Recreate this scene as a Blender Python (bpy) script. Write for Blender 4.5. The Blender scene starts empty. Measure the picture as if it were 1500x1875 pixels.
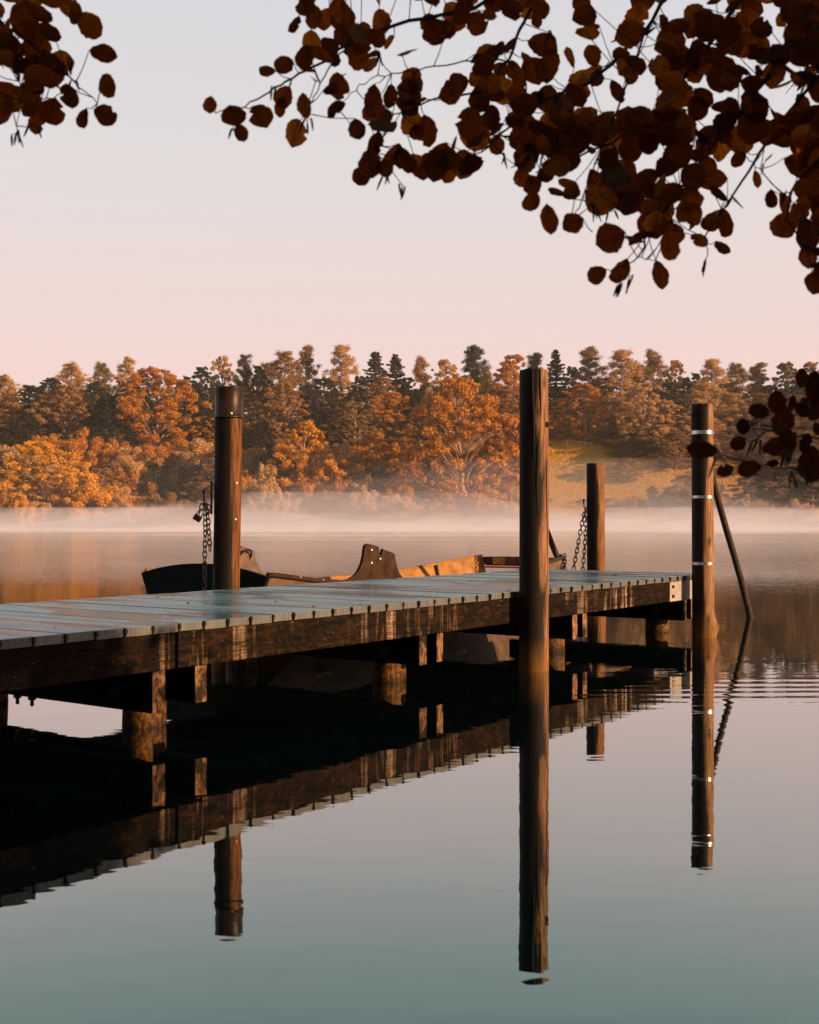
import bpy, math, random
import numpy as np
from mathutils import Vector, Matrix

S = bpy.context.scene
COL = S.collection
PI = math.pi
F, CX, HY, EYE = 2187.0, 750.0, 955.0, 1.27      # focal length and horizon of the photograph in its own pixels, eye height in m

def lerp(a, b, t): return a + (b - a) * t
def sstep(a, b, x):
    t = min(1.0, max(0.0, (x - a) / (b - a))); return t * t * (3 - 2 * t)

# ------------------------------------------------------------------ objects
def tag(o, label=None, cat=None, group=None, kind=None):
    if label: o['label'] = label
    if cat: o['category'] = cat
    if group: o['group'] = group
    if kind: o['kind'] = kind
    return o

def empty(name, loc, rz=0.0, label=None, cat=None, group=None):
    o = bpy.data.objects.new(name, None); COL.objects.link(o)
    o.location = loc; o.rotation_euler = (0, 0, rz); o.empty_display_size = 0.2
    return tag(o, label, cat, group)

def link(name, me, parent=None, loc=(0, 0, 0)):
    o = bpy.data.objects.new(name, me); COL.objects.link(o)
    o.location = loc
    if parent: o.parent = parent
    return o

class MB:
    """collects shapes as numpy chunks and links them as one mesh object"""
    def __init__(s): s.v = []; s.f = []; s.n = 0
    def add(s, v, f):
        v = np.asarray(v, dtype=float).reshape(-1, 3)
        s.v.append(v); s.f.extend([tuple(i + s.n for i in q) for q in f]); s.n += len(v)
    def box(s, x0, x1, y0, y1, z0, z1):
        v = [(x0,y0,z0),(x1,y0,z0),(x1,y1,z0),(x0,y1,z0),(x0,y0,z1),(x1,y0,z1),(x1,y1,z1),(x0,y1,z1)]
        s.add(v, [(3,2,1,0),(4,5,6,7),(0,1,5,4),(1,2,6,5),(2,3,7,6),(3,0,4,7)])
    def obox(s, c, ax, ay, az):
        c = np.array(c, float); ax, ay, az = (np.array(a, float) for a in (ax, ay, az))
        v = [c + i*ax + j*ay + k*az for k in (-1, 1) for (i, j) in ((-1,-1),(1,-1),(1,1),(-1,1))]
        s.add(v, [(3,2,1,0),(4,5,6,7),(0,1,5,4),(1,2,6,5),(2,3,7,6),(3,0,4,7)])
    def tube(s, pts, rad, seg=8, caps=True, closed=False):
        pts = [np.array(p, float) for p in pts]; n = len(pts)
        if np.isscalar(rad): rad = [rad] * n
        V = []; prev = None
        for i, p in enumerate(pts):
            if closed: t = pts[(i+1) % n] - pts[i-1]
            else: t = pts[min(i+1, n-1)] - pts[max(i-1, 0)]
            t = t / (np.linalg.norm(t) + 1e-9)
            if prev is None:
                r = np.array((0, 0, 1.0)) if abs(t[2]) < 0.9 else np.array((1.0, 0, 0))
                a = np.cross(t, r)
            else: a = prev - t * prev.dot(t)
            a /= np.linalg.norm(a) + 1e-9; prev = a; b = np.cross(t, a)
            for k in range(seg):
                w = 2 * PI * k / seg
                V.append(p + rad[i] * (math.cos(w) * a + math.sin(w) * b))
        Fc = []
        for i in range(n if closed else n - 1):
            j = (i + 1) % n
            for k in range(seg):
                l = (k + 1) % seg
                Fc.append((i*seg+k, i*seg+l, j*seg+l, j*seg+k))
        if caps and not closed:
            Fc.append(tuple(range(seg))[::-1]); Fc.append(tuple((n-1)*seg + k for k in range(seg)))
        s.add(V, Fc)
    def prism(s, poly, y0, y1):
        """polygon in x-z, extruded along y"""
        n = len(poly)
        v = [(x, y0, z) for x, z in poly] + [(x, y1, z) for x, z in poly]
        f = [tuple(range(n)), tuple(range(2*n-1, n-1, -1))] + [(i, i+n, (i+1) % n + n, (i+1) % n) for i in range(n)]
        s.add(v, f)
    def mesh(s, name, mat=None, smooth=False):
        me = bpy.data.meshes.new(name)
        if s.v:
            me.from_pydata(np.concatenate(s.v).tolist(), [], s.f)
        if smooth: me.polygons.foreach_set('use_smooth', [True] * len(me.polygons))
        if mat: me.materials.append(mat)
        me.update(); return me
    def build(s, name, mat, parent=None, smooth=False, bevel=0.0, loc=(0, 0, 0)):
        o = link(name, s.mesh(name, mat, smooth), parent, loc)
        if bevel:
            m = o.modifiers.new('bevel', 'BEVEL'); m.width = bevel; m.segments = 2; m.limit_method = 'ANGLE'; m.angle_limit = 0.6
        return o

# ------------------------------------------------------------------ materials
class NT:
    def __init__(s, name):
        s.m = bpy.data.materials.new(name); s.m.use_nodes = True
        s.t = s.m.node_tree; s.t.nodes.clear()
        s.out = s.t.nodes.new('ShaderNodeOutputMaterial')
    def n(s, kind, **kw):
        nd = s.t.nodes.new(kind)
        for k, v in kw.items():
            if k.startswith('i_'):
                key = k[2:].replace('_', ' ')
                nd.inputs[key].default_value = v
            else: setattr(nd, k, v)
        return nd
    def l(s, a, b): s.t.links.new(a, b)
    def put(s, sock, val):
        if isinstance(val, bpy.types.NodeSocket): s.l(val, sock)
        else: sock.default_value = val
    def coord(s, which='Object', scale=(1, 1, 1), loc=(0, 0, 0), jitter=False):
        tc = s.n('ShaderNodeTexCoord'); mp = s.n('ShaderNodeMapping')
        mp.inputs['Scale'].default_value = scale; mp.inputs['Location'].default_value = loc
        s.l(tc.outputs[which], mp.inputs['Vector'])
        if jitter:
            oi = s.n('ShaderNodeObjectInfo'); ml = s.n('ShaderNodeMath', operation='MULTIPLY'); ml.inputs[1].default_value = 37.0
            s.l(oi.outputs['Random'], ml.inputs[0])
            cb = s.n('ShaderNodeCombineXYZ')
            for q in cb.inputs: s.l(ml.outputs[0], q)
            s.l(cb.outputs[0], mp.inputs['Location'])
        return mp.outputs[0]
    def noise(s, vec, scale, detail=4, rough=0.55, dist=0.0):
        nd = s.n('ShaderNodeTexNoise'); s.l(vec, nd.inputs['Vector'])
        nd.inputs['Scale'].default_value = scale; nd.inputs['Detail'].default_value = detail
        nd.inputs['Roughness'].default_value = rough; nd.inputs['Distortion'].default_value = dist
        return nd.outputs['Fac']
    def ramp(s, fac, stops, interp='LINEAR'):
        r = s.n('ShaderNodeValToRGB'); r.color_ramp.interpolation = interp
        e = r.color_ramp.elements
        while len(e) < len(stops): e.new(0.5)
        for q, (p, c) in zip(e, stops):
            q.position = p
            q.color = (c, c, c, 1) if np.isscalar(c) else (*c, 1)
        s.l(fac, r.inputs['Fac']); return r.outputs['Color']
    def math(s, op, a, b=None, clamp=False):
        nd = s.n('ShaderNodeMath', operation=op); nd.use_clamp = clamp
        s.put(nd.inputs[0], a)
        if b is not None: s.put(nd.inputs[1], b)
        return nd.outputs[0]
    def mix(s, fac, a, b, blend='MIX'):
        nd = s.n('ShaderNodeMix', data_type='RGBA', blend_type=blend)
        s.put(nd.inputs[0], fac)
        for sock, v in ((nd.inputs[6], a), (nd.inputs[7], b)):
            if isinstance(v, bpy.types.NodeSocket): s.l(v, sock)
            else: sock.default_value = (*v, 1)
        return nd.outputs[2]
    def bump(s, h, strength=0.3, dist=0.01, normal=None):
        b = s.n('ShaderNodeBump'); b.inputs['Strength'].default_value = strength; b.inputs['Distance'].default_value = dist
        s.l(h, b.inputs['Height'])
        if normal: s.l(normal, b.inputs['Normal'])
        return b.outputs[0]
    def pbsdf(s, color, rough=0.6, metal=0.0, normal=None, spec=None, ior=None):
        p = s.n('ShaderNodeBsdfPrincipled')
        if isinstance(color, bpy.types.NodeSocket): s.l(color, p.inputs['Base Color'])
        else: p.inputs['Base Color'].default_value = (*color, 1)
        s.put(p.inputs['Roughness'], rough); s.put(p.inputs['Metallic'], metal)
        if normal: s.l(normal, p.inputs['Normal'])
        if spec is not None: p.inputs['Specular IOR Level'].default_value = spec
        if ior is not None: p.inputs['IOR'].default_value = ior
        return p.outputs[0]
    def done(s, shader, vol=False):
        s.l(shader, s.out.inputs['Volume' if vol else 'Surface']); return s.m

def simple(name, color, rough=0.6, metal=0.0, var=0.35, scale=12.0, bump=0.15, spec=0.2):
    t = NT(name); v = t.coord('Object', jitter=True)
    n = t.noise(v, scale, 5, 0.6)
    c = t.mix(t.ramp(n, [(0.3, 0.0), (0.7, 1.0)]), tuple(x * (1 - var) for x in color), tuple(min(1, x * (1 + var)) for x in color))
    return t.done(t.pbsdf(c, rough, metal, t.bump(n, bump, 0.01), spec=spec))

def post_wood(name, light, mid, dark, cut=0.46, wet=False):
    """round log: long grain, dark stains with the unlit side painted dark, checks, wet algae foot; z is height above the water"""
    t = NT(name)
    g = t.noise(t.coord('Object', (9, 9, 0.75), jitter=True), 1.8, 6, 0.62, 2.2)
    fine = t.noise(t.coord('Object', (60, 60, 1.6), jitter=True), 2.0, 5, 0.65, 0.4)
    st = t.noise(t.coord('Object', (4.2, 4.2, 0.35), jitter=True), 1.0, 5, 0.6, 1.2)
    knots = t.n('ShaderNodeTexVoronoi', feature='F1'); t.l(t.coord('Object', (5, 5, 2.4), jitter=True), knots.inputs['Vector']); knots.inputs['Scale'].default_value = 1.1
    kn = t.ramp(knots.outputs['Distance'], [(0.05, 1.0), (0.2, 0.0)])
    c = t.mix(t.ramp(g, [(0.40, 0.0), (0.58, 1.0)]), mid, light)
    c = t.mix(t.ramp(fine, [(0.42, 0.9), (0.58, 0.0)]), c, tuple(x * 0.3 for x in mid))
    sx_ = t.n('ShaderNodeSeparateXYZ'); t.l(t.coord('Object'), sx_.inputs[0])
    st = t.math('ADD', st, t.math('MULTIPLY', sx_.outputs[0], 2.6))      # stain biased across x: shade of the unlit side painted in
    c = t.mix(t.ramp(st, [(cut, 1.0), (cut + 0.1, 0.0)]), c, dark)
    c = t.mix(t.math('MULTIPLY', kn, 0.8), c, dark)
    # water mark: algae and damp at the foot
    sp = t.n('ShaderNodeSeparateXYZ'); t.l(t.coord('Object'), sp.inputs[0])
    hz = t.math('ADD', sp.outputs[2], t.math('MULTIPLY', t.math('SUBTRACT', g, 0.5), 0.25))
    alg = t.ramp(hz, [(0.02, 1.0), (0.30, 0.0)])
    c = t.mix(t.math('MULTIPLY', alg, 0.75), c, t.mix(fine, (0.03, 0.014, 0.004), (0.36, 0.15, 0.02)))
    if wet:      # pitted, slimy, with a black line at the water
        pit = t.noise(t.coord('Object', (38, 38, 30), jitter=True), 1.0, 4, 0.7)
        c = t.mix(t.ramp(pit, [(0.44, 0.85), (0.58, 0.0)]), c, (0.02, 0.010, 0.005))
        c = t.mix(t.ramp(hz, [(0.0, 0.9), (0.075, 0.0)]), c, (0.006, 0.004, 0.003))
        fine = t.math('ADD', fine, pit)
    h = t.math('ADD', t.math('MULTIPLY', fine, 0.7), t.math('MULTIPLY', kn, -0.5))
    return t.done(t.pbsdf(c, t.ramp(g, [(0.3, 0.5), (0.7, 0.75)]), 0, t.bump(h, 0.55, 0.006), spec=0.12))

def beam_wood():
    """old dark girder: black weathered timber with pale bare patches and vertical drip streaks; x runs along the girder"""
    t = NT('weathered_girder_wood')
    v = t.coord('Object')
    patch = t.noise(t.coord('Object', (1.7, 1.7, 0.7)), 1.0, 3, 0.5, 0.3)
    drip = t.noise(t.coord('Object', (14, 14, 1.0)), 1.0, 4, 0.6, 0.2)
    grain = t.noise(t.coord('Object', (1.6, 1.6, 26)), 1.0, 6, 0.65, 2.2)
    chip = t.noise(t.coord('Object', (13, 13, 22)), 1.0, 6, 0.7, 1.5)
    a = t.ramp(patch, [(0.50, 0.0), (0.66, 1.0)]); b = t.ramp(drip, [(0.50, 0.0), (0.66, 1.0)])
    m = t.math('MULTIPLY', a, b)
    m = t.math('ADD', m, t.math('MULTIPLY', t.ramp(chip, [(0.63, 0.0), (0.70, 1.0)]), 0.6))
    m = t.math('MULTIPLY', m, t.ramp(grain, [(0.36, 0.25), (0.55, 1.0)]), True)
    pale = t.mix(t.ramp(grain, [(0.35, 0.0), (0.65, 1.0)]), (0.16, 0.062, 0.020), (0.44, 0.29, 0.20))
    dk = t.mix(t.ramp(grain, [(0.35, 0.0), (0.7, 1.0)]), (0.003, 0.0026, 0.002), (0.012, 0.0075, 0.0045))
    red = t.ramp(t.noise(t.coord('Object', (7, 7, 20), (2, 0, 5)), 1.0, 7, 0.72, 1.2), [(0.48, 0.0), (0.68, 1.0)])
    dk = t.mix(t.math('MULTIPLY', red, 0.6), dk, (0.060, 0.022, 0.008))
    c = t.mix(m, dk, pale)
    return t.done(t.pbsdf(c, 0.75, 0, t.bump(t.math('ADD', grain, t.math('MULTIPLY', chip, 0.6)), 0.5, 0.008), spec=0.04))

def end_grain():
    t = NT('sawn_timber_wood')
    g = t.noise(t.coord('Object', (16, 3, 7), jitter=True), 1.6, 6, 0.65, 1.2)
    e = t.noise(t.coord('Object', (9, 9, 6), jitter=True), 1.0, 4, 0.6)
    c = t.mix(t.ramp(g, [(0.34, 0.0), (0.62, 1.0)]), (0.035, 0.017, 0.008), (0.34, 0.17, 0.08))
    c = t.mix(t.ramp(e, [(0.42, 1.0), (0.58, 0.0)]), c, (0.02, 0.012, 0.008))
    sp = t.n('ShaderNodeSeparateXYZ'); t.l(t.n('ShaderNodeTexCoord').outputs['Normal'], sp.inputs[0])
    c = t.mix(t.ramp(t.math('ABSOLUTE', sp.outputs[1]), [(0.5, 0.0), (0.8, 1.0)]), (0.006, 0.004, 0.003), c)   # sides painted near black for the shade under the deck, bare sawn ends
    return t.done(t.pbsdf(c, 0.8, 0, t.bump(g, 0.5, 0.006), spec=0.05))

def deck_wood():
    """wet grey-green decking: each board grooved along its length (y), film of water in places"""
    t = NT('wet_deck_boards')
    v = t.coord('Object')
    isl = t.n('ShaderNodeNewGeometry').outputs['Random Per Island']
    wv = t.n('ShaderNodeTexWave', wave_type='BANDS', bands_direction='X'); t.l(v, wv.inputs['Vector'])
    wv.inputs['Scale'].default_value = 13.0; wv.inputs['Distortion'].default_value = 0.3
    groove = wv.outputs['Fac']
    g = t.noise(t.coord('Object', (22, 1.1, 22)), 1.3, 6, 0.65, 0.4)
    wet = t.ramp(t.noise(t.coord('Object', (2.6, 0.9, 1), (3, 1, 0)), 1.0, 4, 0.55, 0.5), [(0.38, 0.0), (0.56, 1.0)])
    dirt = t.ramp(t.noise(t.coord('Object', (5, 1.6, 5)), 1.7, 6, 0.7, 0.8), [(0.60, 0.0), (0.68, 1.0)])
    c = t.mix(t.ramp(g, [(0.3, 0.0), (0.7, 1.0)]), DECK_A, DECK_B)
    c = t.mix(t.math('MULTIPLY', isl, 0.85), c, DECK_C)
    c = t.mix(t.math('MULTIPLY', wet, 0.45), c, tuple(x * 0.45 for x in DECK_A))
    c = t.mix(t.math('MULTIPLY', dirt, 0.6), c, (0.10, 0.05, 0.03))
    # sawn board ends, facing the sun side, are bare wood: only the vertical faces
    ge = t.n('ShaderNodeNewGeometry'); sp = t.n('ShaderNodeSeparateXYZ'); t.l(ge.outputs['True Normal'], sp.inputs[0])
    side = t.ramp(t.math('ABSOLUTE', sp.outputs[2]), [(0.3, 1.0), (0.6, 0.0)])
    fine = t.noise(t.coord('Object', (90, 90, 4)), 1.0, 4, 0.6)
    endc = t.mix(t.ramp(fine, [(0.35, 0.0), (0.65, 1.0)]), (0.042, 0.034, 0.029), (0.105, 0.086, 0.073))
    c = t.mix(side, c, endc)
    h = t.math('ADD', t.math('MULTIPLY', groove, 0.5), t.math('MULTIPLY', g, 0.6))
    h = t.math('MULTIPLY', h, t.math('SUBTRACT', 1.0, t.math('MULTIPLY', wet, 0.8)))
    r = t.math('ADD', t.math('MULTIPLY', wet, -0.24), 0.40)
    r = t.math('ADD', r, t.math('MULTIPLY', side, 0.3))
    return t.done(t.pbsdf(c, r, 0, t.bump(h, 0.35, 0.004), spec=0.75))
DECK_A, DECK_B, DECK_C = (0.085, 0.20, 0.225), (0.18, 0.31, 0.33), (0.10, 0.19, 0.205)

def foliage(name, a, b, trans=0.35, tree_var=0.75, hue=None):
    t = NT(name)
    isl = t.n('ShaderNodeNewGeometry').outputs['Random Per Island']
    rnd = t.n('ShaderNodeObjectInfo').outputs['Random']
    c = t.mix(isl, a, b)
    c = t.mix(t.math('MULTIPLY', rnd, tree_var), c, hue or tuple(x * 0.4 for x in a))
    d = t.n('ShaderNodeBsdfDiffuse'); t.l(c, d.inputs['Color'])
    tr = t.n('ShaderNodeBsdfTranslucent'); t.l(c, tr.inputs['Color'])
    mx = t.n('ShaderNodeMixShader'); mx.inputs[0].default_value = trans
    t.l(d.outputs[0], mx.inputs[1]); t.l(tr.outputs[0], mx.inputs[2])
    return t.done(mx.outputs[0])

def alder_leaf(name='autumn_alder_leaf', k=1.0):
    t = NT(name)
    isl = t.n('ShaderNodeNewGeometry').outputs['Random Per Island']
    n = t.noise(t.coord('Object'), 60.0, 4, 0.6)
    blot = t.ramp(t.noise(t.coord('Object'), 28.0, 3, 0.6), [(0.45, 0.0), (0.62, 1.0)])
    c1 = t.ramp(isl, [(0.0, (0.050, 0.017, 0.005)), (0.5, (0.075, 0.022, 0.005)), (0.93, (0.10, 0.032, 0.006)), (1.0, (0.03, 0.05, 0.045))])
    c = t.mix(t.math('MULTIPLY', t.math('MULTIPLY', n, blot), 0.8), c1, (0.02, 0.009, 0.004))
    c2 = t.ramp(isl, [(0.0, (0.16, 0.028, 0.002)), (0.45, (0.32, 0.058, 0.003)), (0.78, (0.64, 0.13, 0.005)), (0.94, (0.95, 0.26, 0.012)), (1.0, (0.05, 0.05, 0.03))])
    c2 = t.mix(t.math('MULTIPLY', blot, 0.5), c2, (0.10, 0.022, 0.003))
    ac = t.n('ShaderNodeAttribute', attribute_name='across').outputs['Fac']; al = t.n('ShaderNodeAttribute', attribute_name='along').outputs['Fac']
    saw = t.math('ABSOLUTE', t.math('SUBTRACT', t.math('FRACT', t.math('MULTIPLY', t.math('SUBTRACT', al, t.math('MULTIPLY', ac, 0.22)), 7.0)), 0.5))
    vein = t.math('MAXIMUM', t.ramp(saw, [(0.0, 1.0), (0.10, 0.0)]), t.ramp(ac, [(0.0, 1.0), (0.07, 0.0)]))
    c2 = t.mix(t.math('MULTIPLY', vein, 0.6), c2, (0.06, 0.014, 0.002))
    c2 = t.mix(t.math('MULTIPLY', t.ramp(ac, [(0.82, 0.0), (1.0, 1.0)]), 0.35), c2, (0.9, 0.26, 0.01))
    if k < 1: c, c2 = t.mix(1.0 - k, c, (0.006, 0.003, 0.002)), t.mix(1.0 - k, c2, (0.012, 0.004, 0.001))  # low k paints the leaf as unlit: shade put into both colours
    d = t.n('ShaderNodeBsdfDiffuse'); t.l(c, d.inputs['Color'])
    tr = t.n('ShaderNodeBsdfTranslucent'); t.l(c2, tr.inputs['Color'])
    mx = t.n('ShaderNodeMixShader'); mx.inputs[0].default_value = 0.5
    t.l(d.outputs[0], mx.inputs[1]); t.l(tr.outputs[0], mx.inputs[2])
    return t.done(mx.outputs[0])

def lake_water():
    t = NT('still_lake_water')
    pos = t.n('ShaderNodeNewGeometry').outputs['Position']
    def mp(sc, rz=0.0):
        m = t.n('ShaderNodeMapping'); m.inputs['Scale'].default_value = sc; m.inputs['Rotation'].default_value = (0, 0, rz)
        t.l(pos, m.inputs['Vector']); return m.outputs[0]
    sp = t.n('ShaderNodeSeparateXYZ'); t.l(pos, sp.inputs[0])
    # slow swell near the jetty
    swell = t.noise(mp((1.3, 2.6, 1)), 1.0, 2, 0.4)
    small = t.noise(mp((2.5, 7.0, 1)), 1.0, 2, 0.5)
    # light breeze on the open lake
    rip = t.noise(mp((1.2, 5.5, 1), 0.1), 1.0, 3, 0.55)
    gust = t.ramp(t.noise(mp((0.02, 0.05, 1)), 1.0, 3, 0.6), [(0.35, 0.25), (0.65, 1.0)])
    far = t.ramp(t.math('MULTIPLY', sp.outputs[1], 0.01), [(0.14, 0.0), (0.30, 1.0)])
    h = t.math('ADD', t.math('MULTIPLY', swell, 0.0014), t.math('MULTIPLY', small, 0.0006))
    h = t.math('ADD', h, t.math('MULTIPLY', t.math('MULTIPLY', rip, t.math('MULTIPLY', far, gust)), 0.016))
    # a train of ripples running out from the far posts
    wv = t.n('ShaderNodeTexWave', wave_type='BANDS', bands_direction='Y'); t.l(mp((1, 1, 1), -0.06), wv.inputs['Vector'])
    wv.inputs['Scale'].default_value = 1.25; wv.inputs['Distortion'].default_value = 3.2; wv.inputs['Detail'].default_value = 2.0; wv.inputs['Detail Scale'].default_value = 0.35
    band = t.math('MULTIPLY', t.ramp(t.math('MULTIPLY', sp.outputs[1], 0.1), [(0.80, 0.0), (0.86, 1.0), (0.96, 0.8), (1.10, 0.0)]),
                  t.ramp(t.math('MULTIPLY', sp.outputs[0], 0.1), [(0.07, 0.0), (0.20, 1.0)]))
    h = t.math('ADD', h, t.math('MULTIPLY', t.math('MULTIPLY', wv.outputs['Fac'], t.math('MULTIPLY', band, t.ramp(t.noise(mp((0.5, 1.3, 1)), 1.0, 3, 0.6), [(0.32, 0.1), (0.62, 1.0)]))), 0.0014))
    nrm = t.bump(h, 1.0, 1.0)
    # Fresnel reflection over dark, faintly teal water
    fr = t.n('ShaderNodeFresnel'); fr.inputs['IOR'].default_value = 1.45; t.l(nrm, fr.inputs['Normal'])
    f = t.math('POWER', fr.outputs[0], 0.56, True)
    tint = t.ramp(fr.outputs[0], [(0.088, (0.21, 0.66, 0.58)), (0.140, (0.66, 0.92, 0.84)), (0.24, (1.0, 1.0, 0.98))])
    g = t.n('ShaderNodeBsdfGlossy'); g.inputs['Roughness'].default_value = 0.015; t.l(tint, g.inputs['Color']); t.l(nrm, g.inputs['Normal'])
    d = t.n('ShaderNodeBsdfDiffuse'); d.inputs['Color'].default_value = (*WATER, 1)
    mxs = t.n('ShaderNodeMixShader'); t.l(f, mxs.inputs[0]); t.l(d.outputs[0], mxs.inputs[1]); t.l(g.outputs[0], mxs.inputs[2])
    return t.done(mxs.outputs[0])
WATER = (0.001, 0.005, 0.005)

def meadow():
    t = NT('autumn_hillside_ground')
    n1 = t.noise(t.coord('Object'), 0.05, 6, 0.6); n2 = t.noise(t.coord('Object', (1, 1, 3)), 0.9, 5, 0.7)
    c = t.mix(t.ramp(n1, [(0.35, 0.0), (0.65, 1.0)]), (0.46, 0.25, 0.035), (0.58, 0.30, 0.04))
    c = t.mix(t.ramp(n2, [(0.4, 0.7), (0.65, 0.0)]), c, (0.26, 0.14, 0.03))
    # open meadow between two stretches of leaf-strewn wood floor
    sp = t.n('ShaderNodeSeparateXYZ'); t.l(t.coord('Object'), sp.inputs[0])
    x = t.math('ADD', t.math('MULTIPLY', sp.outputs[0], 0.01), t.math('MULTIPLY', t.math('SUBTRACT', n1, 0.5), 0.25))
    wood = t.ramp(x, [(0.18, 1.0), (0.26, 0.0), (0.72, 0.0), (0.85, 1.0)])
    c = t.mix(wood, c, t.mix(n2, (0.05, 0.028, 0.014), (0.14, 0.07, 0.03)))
    return t.done(t.pbsdf(c, 0.95, 0, t.bump(n2, 0.6, 0.3), spec=0.1))

def volume(name, color, dens, aniso=0.0):
    t = NT(name); p = t.n('ShaderNodeVolumePrincipled')
    p.inputs['Color'].default_value = (*color, 1); p.inputs['Density'].default_value = dens; p.inputs['Anisotropy'].default_value = aniso
    m = t.done(p.outputs[0], True); return m

M = dict(
    post_a=post_wood('dark_log_wood', (0.27, 0.10, 0.024), (0.10, 0.030, 0.008), (0.008, 0.004, 0.0025), 0.60),
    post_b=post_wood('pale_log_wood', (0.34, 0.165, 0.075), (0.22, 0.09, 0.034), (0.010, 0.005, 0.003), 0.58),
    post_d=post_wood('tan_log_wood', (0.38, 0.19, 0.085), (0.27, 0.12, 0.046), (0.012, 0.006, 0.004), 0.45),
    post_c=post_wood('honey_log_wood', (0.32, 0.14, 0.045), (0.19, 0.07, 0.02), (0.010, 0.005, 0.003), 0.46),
    pile=post_wood('wet_pile_wood', (0.30, 0.12, 0.022), (0.15, 0.05, 0.010), (0.012, 0.006, 0.004), 0.47, True),
    beam=beam_wood(), sawn=end_grain(), deck=deck_wood(),
    black_iron=simple('black_iron', (0.012, 0.010, 0.010), 0.5, 0.6, 0.4, 40),
    cap=simple('dark_sheet_cap', (0.026, 0.012, 0.007), 0.42, 0.2, 0.5, 14, 0.12),
    steel=simple('galvanised_steel', (0.34, 0.27, 0.235), 0.6, 0.2, 0.25, 14),
    band=simple('bright_steel_band', (0.55, 0.54, 0.52), 0.25, 1.0, 0.1, 30, 0.05),
    rust=simple('rusty_iron', (0.035, 0.016, 0.008), 0.7, 0.2, 0.5, 40),
    screw=simple('bright_screw_head', (0.55, 0.50, 0.45), 0.4, 0.6, 0.1, 60, 0.05),
    hull_dark=simple('dark_painted_hull', (0.004, 0.0075, 0.0075), 0.7, 0, 0.5, 5, 0.1, 0.06),
    hull_wood=simple('varnished_boat_wood', (0.30, 0.125, 0.028), 0.5, 0, 0.45, 6, 0.1),
    hull_outer=simple('brown_boat_planks', (0.13, 0.075, 0.05), 0.6, 0, 0.4, 6),
    boat_brown=simple('dark_oak_board', (0.040, 0.018, 0.009), 0.55, 0, 0.5, 9, 0.2, 0.08),
    boat_red=simple('red_brown_board', (0.085, 0.026, 0.013), 0.5, 0, 0.4, 9, 0.1),
    plate=simple('orange_plate', (0.75, 0.30, 0.03), 0.45, 0, 0.08, 9, 0.02),
    pole=simple('weathered_pole', (0.045, 0.026, 0.016), 0.7, 0, 0.5, 14),
    bark=simple('pale_tree_bark', (0.34, 0.19, 0.11), 0.9, 0, 0.4, 1.5),
    bark_dark=simple('dark_tree_bark', (0.10, 0.06, 0.04), 0.9, 0, 0.4, 1.5),
    twig=simple('alder_twig_bark', (0.016, 0.011, 0.009), 0.8, 0, 0.4, 60),
    white=simple('white_rail_paint', (0.50, 0.42, 0.34), 0.6, 0, 0.05),
    leaf=alder_leaf(), leaf_shaded=alder_leaf('shaded_alder_leaf', 0.25), water=lake_water(), meadow=meadow(),
    soil=simple('dark_bank_soil', (0.035, 0.028, 0.018), 0.95, 0, 0.5, 2.0),
    litter=simple('wet_leaf_crumbs', (0.06, 0.03, 0.018), 0.7, 0, 0.5, 30),
    f_orange=foliage('orange_foliage', (0.66, 0.29, 0.055), (0.42, 0.16, 0.030), hue=(0.52, 0.20, 0.03)),
    f_gold=foliage('golden_foliage', (0.82, 0.43, 0.05), (0.64, 0.29, 0.03), hue=(0.70, 0.27, 0.03)),
    f_rust=foliage('rusty_foliage', (0.54, 0.26, 0.10), (0.34, 0.145, 0.055), hue=(0.20, 0.15, 0.06)),
    f_pale=foliage('pale_tan_foliage', (0.70, 0.40, 0.17), (0.50, 0.25, 0.09), hue=(0.52, 0.34, 0.17)),
    f_grass=foliage('golden_grass', (0.86, 0.42, 0.015), (0.70, 0.32, 0.012), hue=(0.7, 0.33, 0.012)),
    f_dark=foliage('dark_green_foliage', (0.020, 0.038, 0.026), (0.050, 0.056, 0.028), hue=(0.08, 0.05, 0.025)),
    f_pine=foliage('pine_needles', (0.075, 0.070, 0.040), (0.28, 0.15, 0.06), hue=(0.040, 0.050, 0.032)),
)

# ------------------------------------------------------------------ camera, light, sky
cam = bpy.data.cameras.new('camera'); co = bpy.data.objects.new('camera', cam); COL.objects.link(co)
co.location = (0, 0, EYE); co.rotation_euler = (PI / 2, 0, 0)
cam.sensor_fit = 'HORIZONTAL'; cam.sensor_width = 24.0; cam.lens = F / 1500 * 24.0
cam.shift_y = (HY - 937.5) / 1500.0
cam.clip_start = 0.05; cam.clip_end = 6000
cam.dof.use_dof = True; cam.dof.focus_distance = 13.0; cam.dof.aperture_fstop = 5.0
S.camera = co

EL, AZ = math.radians(13.0), math.atan2(0.905, -0.425)           # sun low on the right, a little behind the camera
sd = Vector((math.cos(EL) * math.sin(AZ), math.cos(EL) * math.cos(AZ), math.sin(EL)))
sun = bpy.data.lights.new('sun', 'SUN'); so = bpy.data.objects.new('sun', sun); COL.objects.link(so)
sun.energy = 5.0; sun.angle = math.radians(0.6); sun.color = (1.0, 0.67, 0.37)
so.rotation_euler = (-sd).to_track_quat('-Z', 'Y').to_euler(); so.location = (30, -10, 20)

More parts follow.
